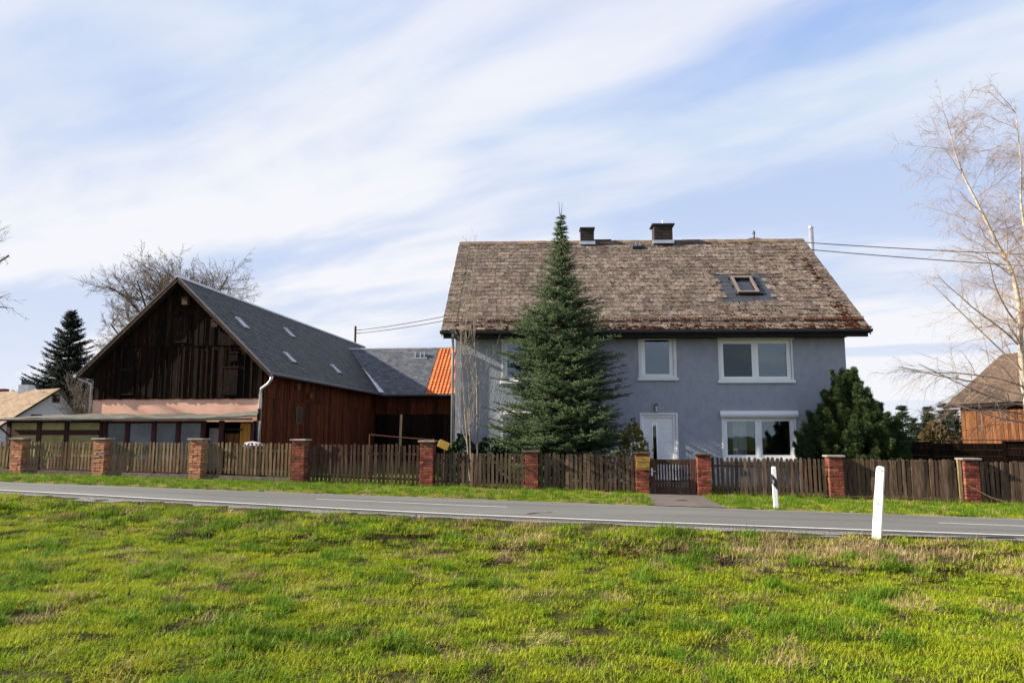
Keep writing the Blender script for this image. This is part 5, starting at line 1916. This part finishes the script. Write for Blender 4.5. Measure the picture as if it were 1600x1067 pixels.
# round thuja: upright flat sprays spread over an egg shape
def spray_bush(name, loc, peaks, n, label, mat, seed, size=.17, nb=5, wid=.022, cat='shrub', upright=.9, inner=.55, group=None):
    rng = np.random.default_rng(seed)
    pos, out, tipv = [], [], []
    for (px_, py_, prof, zt, share) in peaks:
        zs, rs = zip(*prof)
        k = int(n * share)
        zz = rng.random(k) * zt
        rr = np.interp(zz, zs, rs)
        keep = rng.random(k) < rr / max(rs) * 1.0 + .12
        zz, rr = zz[keep], rr[keep]
        k = len(zz)
        az = rng.random(k) * 2 * np.pi
        lumpy = 1 + .13 * np.sin(az * 5 + zz * 3.1) + .11 * np.sin(az * 9 - zz * 5.3 + 1) + .07 * np.sin(az * 17 + zz * 9) + rng.normal(0, .08, k)
        f = (inner + (1 - inner) * rng.random(k) ** .45)
        r = rr * f * lumpy
        hd = np.stack([np.cos(az), np.sin(az), np.zeros(k)], 1)
        pos.append(np.stack([px_ + r * np.cos(az), py_ + r * np.sin(az), zz], 1))
        out.append(hd)
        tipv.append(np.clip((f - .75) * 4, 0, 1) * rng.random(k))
    p, hd, tip = np.concatenate(pos), np.concatenate(out), np.concatenate(tipv)
    k = len(p)
    d = hd * rng.uniform(.3, .9, (k, 1)) + np.array([0, 0, 1.0]) * upright + rng.normal(0, .22, (k, 3))
    d /= np.linalg.norm(d, axis=1, keepdims=True)
    s = np.cross(d, rng.normal(0, 1, (k, 3)))
    s /= np.linalg.norm(s, axis=1, keepdims=True)
    V, tn = [], []
    for j in range(nb):
        a = (j - (nb - 1) / 2) * .42
        dj = d * math.cos(a) + s * math.sin(a)
        L_ = size * (1 - .12 * abs(j - (nb - 1) / 2)) * rng.uniform(.7, 1.2, (k, 1))
        perp = s * math.cos(a) - d * math.sin(a)
        b0 = p + dj * L_ * .10
        V.append(np.stack([b0, p + dj * L_ * .55 + perp * wid, p + dj * L_, p + dj * L_ * .55 - perp * wid], 1))
        tn.append(np.repeat(tip[:, None], 4, 1))
    V = np.concatenate(V).reshape(-1, 3)
    tn = np.concatenate(tn).reshape(-1)
    F = np.arange(len(V)).reshape(-1, 4)
    root = tag(empty(name, loc), label, cat, group)
    link('crown', npmesh('crown', V, F, mat, {'tip': tn}), root)
    zt = max(q[3] for q in peaks)
    MB().tube([(0, 0, -.1), (0, 0, zt * .7)], [.07, .02], 6).build('trunk', M_bark, root)
    return root


TH = [(0, 1.25), (.5, 1.55), (1.1, 1.75), (1.8, 1.66), (2.4, 1.25), (3.0, .85), (3.5, .52), (4.0, .28), (4.45, .05)]


def plume_bush(name, loc, prof, n_plumes, per, label, mat, seed):
    """evergreen of many upright plumes, each a spindle of small flat sprays; hollows stay between them"""
    rng = np.random.default_rng(seed)
    zs, rs = zip(*prof)
    zt = max(zs)
    P, D, T = [], [], []
    for k in range(n_plumes):
        z = zt * (1 - rng.random() ** .62) * .93
        r = np.interp(z, zs, rs) * (rng.uniform(.80, 1.0) if k % 4 else rng.uniform(.35, .75))
        az = rng.random() * 2 * np.pi
        out = np.array([math.cos(az), math.sin(az), 0])
        lean = .55 * np.clip(1 - z / zt, 0, 1) + .08
        ax = out * lean + np.array([0, 0, 1.0]) + rng.normal(0, .10, 3)
        ax /= np.linalg.norm(ax)
        h = rng.uniform(.50, 1.25) * (1 - .30 * z / zt)
        w = rng.uniform(.09, .18) * (1 - .30 * z / zt)
        t = rng.random(per) ** .8
        rad = w * np.sqrt(np.clip(t * 1.6 + .15, 0, 1)) * np.sqrt(np.clip(1.04 - t, 0, 1)) * 1.5 * rng.random(per) ** .4
        a2 = rng.random(per) * 2 * np.pi
        s1 = np.cross(ax, [0.3, .2, .9])
        s1 /= np.linalg.norm(s1)
        s2 = np.cross(ax, s1)
        off = s1[None] * (np.cos(a2) * rad)[:, None] + s2[None] * (np.sin(a2) * rad)[:, None]
        base = out * max(r - w * .8, 0) + np.array([0, 0, z - h * .35])
        P.append(base[None] + ax[None] * (t * h)[:, None] + off)
        dd = ax[None] * .9 + off / (w + 1e-6) * .55 + rng.normal(0, .16, (per, 3))
        D.append(dd / np.linalg.norm(dd, axis=1, keepdims=True))
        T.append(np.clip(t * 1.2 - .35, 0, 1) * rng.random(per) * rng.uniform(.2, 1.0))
    p, d, tip = np.concatenate(P), np.concatenate(D), np.concatenate(T)
    ok = p[:, 2] > .02
    p, d, tip = p[ok], d[ok], tip[ok]
    k = len(p)
    s_ = np.cross(d, rng.normal(0, 1, (k, 3)))
    s_ /= np.linalg.norm(s_, axis=1, keepdims=True)
    V, tn = [], []
    for j in range(4):
        a = (j - 1.5) * .5
        dj = d * math.cos(a) + s_ * math.sin(a)
        pe = s_ * math.cos(a) - d * math.sin(a)
        L_ = .115 * rng.uniform(.6, 1.25, (k, 1))
        V.append(np.stack([p, p + dj * L_ * .55 + pe * .009, p + dj * L_, p + dj * L_ * .55 - pe * .009], 1))
        tn.append(np.repeat(tip[:, None], 4, 1))
    V = np.concatenate(V).reshape(-1, 3)
    root = tag(empty(name, loc), label, 'shrub')
    link('crown', npmesh('crown', V, np.arange(len(V)).reshape(-1, 4), mat, {'tip': np.concatenate(tn).reshape(-1)}), root)
    b = MB()
    for q in range(5):
        a = q * 1.26
        b.tube([(0, 0, -.1), (.35 * math.cos(a), .35 * math.sin(a), zt * .35), (.22 * math.cos(a), .22 * math.sin(a), zt * .75)], [.07, .045, .012], 6)
    b.build('trunk', M_bark, root)
    return root


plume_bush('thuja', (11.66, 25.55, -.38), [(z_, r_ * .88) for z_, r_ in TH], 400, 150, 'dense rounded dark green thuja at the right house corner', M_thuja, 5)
IV = [(0, .7), (.6, .75), (1.1, .55), (1.6, .15)]
spray_bush('evergreen_bush', P3(-5.05, 25.9, -.1), [(0, 0, IV, 1.75, .5), (.9, .1, IV, 1.6, .4), (1.7, .0, IV, 1.5, .3)], 3600, 'low dark evergreen bush at the foot of the saplings', M_ivy, 8, size=.13, nb=3, wid=.035, upright=.5)
GO = [(0, .45), (.7, .62), (1.3, .5), (1.9, .3), (2.3, .08)]
spray_bush('golden_bush', P3(.85, 25.5, -.25), [(0, 0, GO, 2.3, 1.0)], 1100, 'yellow-green bush between the spruce and the front door', M_golden, 14, size=.13, nb=3, wid=.028, upright=.6, inner=.25)

# far wood on the right: single conifers and brown bushes
proto = spruce('forest_conifer', (0, 0, 0), [(0, 2.6), (2, 2.5), (6, 1.6), (9, .7), (11, .1)], 11, .5, 'x', 41, M_forest, whorl=.75, per=5, twig=.55, nn_=8, needle=.35, nwid=.14, leaders=1, density=.8, droop=.3)
spots = [(57.2, 114, .70), (59.6, 119, .82), (60.4, 112, .70), (63.0, 120, .98), (63.4, 113, .80), (66.2, 118, .95), (66.0, 111, .86), (69.4, 119, 1.02), (69.0, 112, .92), (73.5, 118, 1.0)]
ords = ['leftmost', 'second', 'third', 'fourth', 'fifth', 'sixth', 'seventh', 'eighth', 'ninth', 'last']
order = sorted(range(len(spots)), key=lambda i: spots[i][0] / spots[i][1])
for rank, i in enumerate(order):
    x, y, s = spots[i]
    if rank == 0:
        o = proto
        kids = None
    else:
        o = proto.copy()
        COL.objects.link(o)
        for ch in list(proto.children):
            c = ch.copy()
            COL.objects.link(c)
            c.parent = o
    o.location = (x, y, -1.2)
    o.scale = (s * 1.1, s * 1.1, s * .72)
    o.rotation_euler = (0, 0, rank * 1.3)
    o['label'] = '%s dark conifer, counted from the left, in the far wood' % ords[rank]
    o['group'] = 'conifers of the far wood'
FB = [(0, 1.8), (1.5, 2.1), (3, 1.6), (4.2, .4)]
M_brownbush = pm('brown_thicket', [(.07, .05, .02), (.12, .088, .04)], .5, .9, 0, 10, .3, island=True, spec=.1)
for k, (x, y, lb) in enumerate(((57.0, 100, 'brown bush left of the far wood'), (61.0, 98, 'brown bush in front of the far conifers'), (65.0, 100, 'brown bush nearest the old barn in the distance'))):
    spray_bush('far_bush', (x, y, -1.0), [(0, 0, FB, 4.3, 1.0)], 900, lb, M_brownbush, 60 + k, size=.55, nb=3, wid=.12, inner=.1, group='bushes before the far wood')


# ------------------------------------------------------------------ road posts
def road_post(loc, rot, label, band):
    root = tag(empty('road_post', loc), label, 'road post')
    root.rotation_euler = rot
    sec = [(-.062, -.035), (-.045, -.055), (.045, -.055), (.062, -.035), (.020, .055), (-.020, .055)]
    lv = [(-.15, 1.0), (.02, 1.0), (.62, 1.0), (.63, .93), (.90, .92), (.985, .90), (1.005, .78)]
    b = MB()
    V, F = [], []
    n = len(sec)
    for z, k in lv:
        for x, y in sec:
            V.append((x * k, y * k, z + (y * .12 if z > .95 else 0)))
    for i in range(len(lv) - 1):
        for j in range(n):
            q = (j + 1) % n
            F.append((i * n + j, i * n + q, (i + 1) * n + q, (i + 1) * n + j))
    F.append(tuple(range((len(lv) - 1) * n, len(lv) * n)))
    b.add(V, F)
    b.build('body', M_post, root)
    if band:
        V, F = [], []
        for x, y in sec:
            sl = -.10 * (x / .062)
            V.append((x * 1.02, y * 1.03, .52 + sl * .8))
        for x, y in sec:
            sl = -.10 * (x / .062)
            V.append((x * .99, y * 1.0, .76 + sl * .8))
        for j in range(n):
            q = (j + 1) % n
            F.append((j, q, q + n, j + n))
        MB().add(V, F).build('black_band', M_black, root)
        MB().bbox(-.045, -.012, -.062, -.054, .60, .70, .003).build('reflector', M_steel, root)
    else:
        for (x, z) in ((.012, .955), (-.004, .50)):
            MB().tube([(x, -.0575, z), (x, -.0565, z)], .008, 8).build('hole', M_black, root)
    return root


road_post(P3(3.66, 11.02, gz(3.66, 11.02) - .02), (0, R(6.0), RZ + R(-14)), 'white plastic road post leaning in the near grass', False)
road_post(P3(3.98, 18.75, gz(3.98, 18.75) - .01), (0, R(-1), RZ), 'white road post with black band on the far verge', True)


# ------------------------------------------------------------------ grass
def blade_clump(seed, n, rad, lmin, lmax, wid, lean, curl=.5):
    rng = np.random.default_rng(seed)
    a = rng.random(n) * 2 * np.pi
    r = rad * np.sqrt(rng.random(n))
    p = np.stack([r * np.cos(a), r * np.sin(a), np.full(n, -.01)], 1)
    az = rng.random(n) * 2 * np.pi
    L_ = rng.uniform(lmin, lmax, n) * (1 - .25 * r / rad)
    h = np.stack([np.cos(az), np.sin(az), np.zeros(n)], 1)
    side = np.stack([-np.sin(az), np.cos(az), np.zeros(n)], 1)
    tl = np.abs(rng.normal(lean, lean * .5, n))[:, None]
    up = np.array([[0, 0, 1.0]])
    m = p + (h * np.sin(tl) + up * np.cos(tl)) * (L_ * .55)[:, None]
    t2 = tl + curl * rng.random((n, 1)) * 1.6
    t = m + (h * np.sin(t2) + up * np.cos(t2)) * (L_ * .5)[:, None]
    w = (wid * rng.uniform(.7, 1.3, n))[:, None]
    V = np.concatenate([np.stack([p - side * w / 2, p + side * w / 2, m + side * w * .4, m - side * w * .4], 1).reshape(-1, 3), t])
    i = np.arange(n)
    F4 = np.stack([i * 4, i * 4 + 1, i * 4 + 2, i * 4 + 3], 1)
    F3 = np.stack([i * 4 + 3, i * 4 + 2, 4 * n + i], 1)
    return V, [tuple(f) for f in F4.tolist()] + [tuple(f) for f in F3.tolist()]


def grass_mat(name, cols, trans, dry):
    m = pm(name, cols, 1.6, .62, 0, 10, .20, spec=.18, world_pos=True, trans=trans, hue=.03)
    return m


M_grass = grass_mat('short_grass', [(.148, .228, .008), (.222, .298, .010), (.282, .328, .013), (.33, .310, .030)], .35, 0)
M_grass_dark = grass_mat('long_grass', [(.080, .155, .009), (.115, .205, .011), (.150, .225, .014)], .35, 0)
M_straw = grass_mat('dry_grass', [(.24, .165, .075), (.38, .28, .135), (.50, .40, .22)], .25, 1)
M_litter = grass_mat('dead_litter', [(.045, .030, .020), (.095, .062, .038), (.16, .11, .07)], .1, 1)


def template_collection(name, specs):
    c = bpy.data.collections.new(name)
    for i, (mat, args) in enumerate(specs):
        V, F = blade_clump(*args)
        me = bpy.data.meshes.new('%s_%02d' % (name, i))
        me.from_pydata(V.tolist(), [], F)
        me.materials.append(mat)
        o = bpy.data.objects.new('%s_%02d' % (name, i), me)
        c.objects.link(o)
    return c


def scatter_group(coll):
    ng = bpy.data.node_groups.new('scatter_' + coll.name, 'GeometryNodeTree')
    ng.interface.new_socket('Geometry', in_out='INPUT', socket_type='NodeSocketGeometry')
    ng.interface.new_socket('Geometry', in_out='OUTPUT', socket_type='NodeSocketGeometry')
    N, L = ng.nodes, ng.links
    gi, go = N.new('NodeGroupInput'), N.new('NodeGroupOutput')
    ci = N.new('GeometryNodeCollectionInfo')
    ci.inputs['Collection'].default_value = coll
    ci.inputs['Separate Children'].default_value = True
    ci.inputs['Reset Children'].default_value = True
    ip = N.new('GeometryNodeInstanceOnPoints')
    ip.inputs['Pick Instance'].default_value = True

    def at(n, t):
        a = N.new('GeometryNodeInputNamedAttribute')
        a.data_type = t
        a.inputs[0].default_value = n
        return a.outputs[0]
    L.new(gi.outputs[0], ip.inputs['Points'])
    L.new(ci.outputs[0], ip.inputs['Instance'])
    fi = N.new('FunctionNodeFloatToInt')
    L.new(at('idx', 'FLOAT'), fi.inputs[0])
    L.new(fi.outputs[0], ip.inputs['Instance Index'])
    er = N.new('FunctionNodeEulerToRotation')
    L.new(at('rot', 'FLOAT_VECTOR'), er.inputs[0])
    L.new(er.outputs[0], ip.inputs['Rotation'])
    L.new(at('scl', 'FLOAT_VECTOR'), ip.inputs['Scale'])
    L.new(ip.outputs[0], go.inputs[0])
    return ng


GR = template_collection('grass_clump', [
    (M_grass, (1, 130, .17, .025, .075, .0062, .62)),
    (M_grass, (2, 110, .15, .035, .095, .0066, .70, .8)),
    (M_grass, (3, 140, .18, .025, .070, .0060, .55)),
    (M_grass_dark, (4, 90, .10, .06, .16, .0075, .60, .9)),
    (M_grass_dark, (5, 70, .08, .07, .18, .0080, .65, 1.0)),
    (M_straw, (6, 120, .17, .04, .11, .0042, 1.32, .35)),
    (M_straw, (7, 110, .16, .05, .13, .0040, 1.25, .4)),
    (M_litter, (8, 120, .13, .03, .08, .0080, 1.20, .4)),
])
NG = scatter_group(GR)


def scatter(name, label, us, vs_, idx, scl, tilt=0.1, seed=0):
    rng = np.random.default_rng(seed)
    z = H(us, vs_)
    P = np.concatenate([W2(us, vs_), z[:, None]], 1)
    n = len(us)
    rot = np.stack([rng.normal(0, tilt, n), rng.normal(0, tilt, n), rng.random(n) * 6.28], 1)
    me = npmesh(name, P, np.zeros((0, 3), int), None, {'idx': idx.astype(float), 'rot': rot, 'scl': np.stack([scl, scl, scl], 1) if scl.ndim == 1 else scl})
    o = link(name, me)
    md = o.modifiers.new('scatter', 'NODES')
    md.node_group = NG
    tag(o, label, kind='stuff')
    return o


def meadow():
    rng = np.random.default_rng(100)
    # field on the near side of the road
    n = 18000
    v = 1.6 + (13.4 - 1.6) * rng.random(n)
    u = -13.5 + 24.0 * rng.random(n)
    a = near_v(u) - v
    half = .78 * (v + 1.5) + 1.5
    keep = (a > .50) & (np.abs(u + .1 * v) < half)
    u, v, a = u[keep], v[keep], a[keep]
    n = len(u)
    patch = fbm(u, v, .9, 40)
    bare = fbm(u, v, .45, 44)
    right = np.clip((u + 2) / 6, 0, 1)
    bank = np.clip(1 - np.abs(a - 1.1) / 1.0, 0, 1)
    dark = fbm(u, v, .55, 47)
    idx = rng.integers(0, 3, n)
    pd_ = np.clip((dark - .56) * 3.4, 0, .55) + .16 * bank * (1 - right)
    idx = np.where(rng.random(n) < pd_, rng.integers(3, 5, n), idx)
    ps_ = .045 + np.clip((patch - .60) * 2.4, 0, .4) + bank * (.14 + .62 * right)
    idx = np.where(rng.random(n) < ps_, rng.integers(5, 7, n), idx)
    pl_ = np.clip((bare - .68) * 3.4, 0, .5) + .18 * bank * (bare > .5)
    clod = fbm(u, v, .30, 91)
    pl_ = pl_ + .7 * (clod > .84)
    idx = np.where(rng.random(n) < pl_, 7, idx)
    scl = rng.uniform(.75, 1.25, n) * np.where(idx == 7, 1.35, np.where(idx >= 3, 1.0, .95)) * (1 + .45 * bank * (idx < 7))
    scatter('meadow_grass', 'sunlit meadow grass with dry tufts in the foreground', u, v, idx, scl, seed=1)
    # verge between road and fence, lawn behind
    n = 9500
    u = -27 + 47 * rng.random(n)
    v = 17.9 + (23.6 - 17.9) * rng.random(n)
    f = far_v(u)
    k = (v > f + .22) & ~((u > 1.05) & (u < 2.8))
    u, v = u[k], v[k]
    n = len(u)
    e = np.clip(1 - (v - far_v(u) - .2) / .9, 0, 1)
    idx = np.where(rng.random(n) < .42, rng.integers(3, 5, n), rng.integers(0, 3, n))
    idx = np.where(rng.random(n) < .10 + .42 * e + .22 * np.clip((fbm(u, v, 1.4, 66) - .5) * 4, 0, 1), rng.integers(5, 7, n), idx)
    scatter('verge_grass', 'grass verge between the road and the fence', u, v, idx, rng.uniform(.9, 1.5, n) * (1 - .35 * e), seed=2)
    n = 4200
    u = -11 + 22 * rng.random(n)
    v = 23.5 + 4.2 * rng.random(n)
    k = ~((u > 1.0) & (u < 2.85))
    u, v = u[k], v[k]
    idx = rng.integers(0, 5, len(u))
    scatter('garden_grass', 'short garden grass behind the fence', u, v, idx, rng.uniform(.9, 1.4, len(u)), seed=3)


meadow()
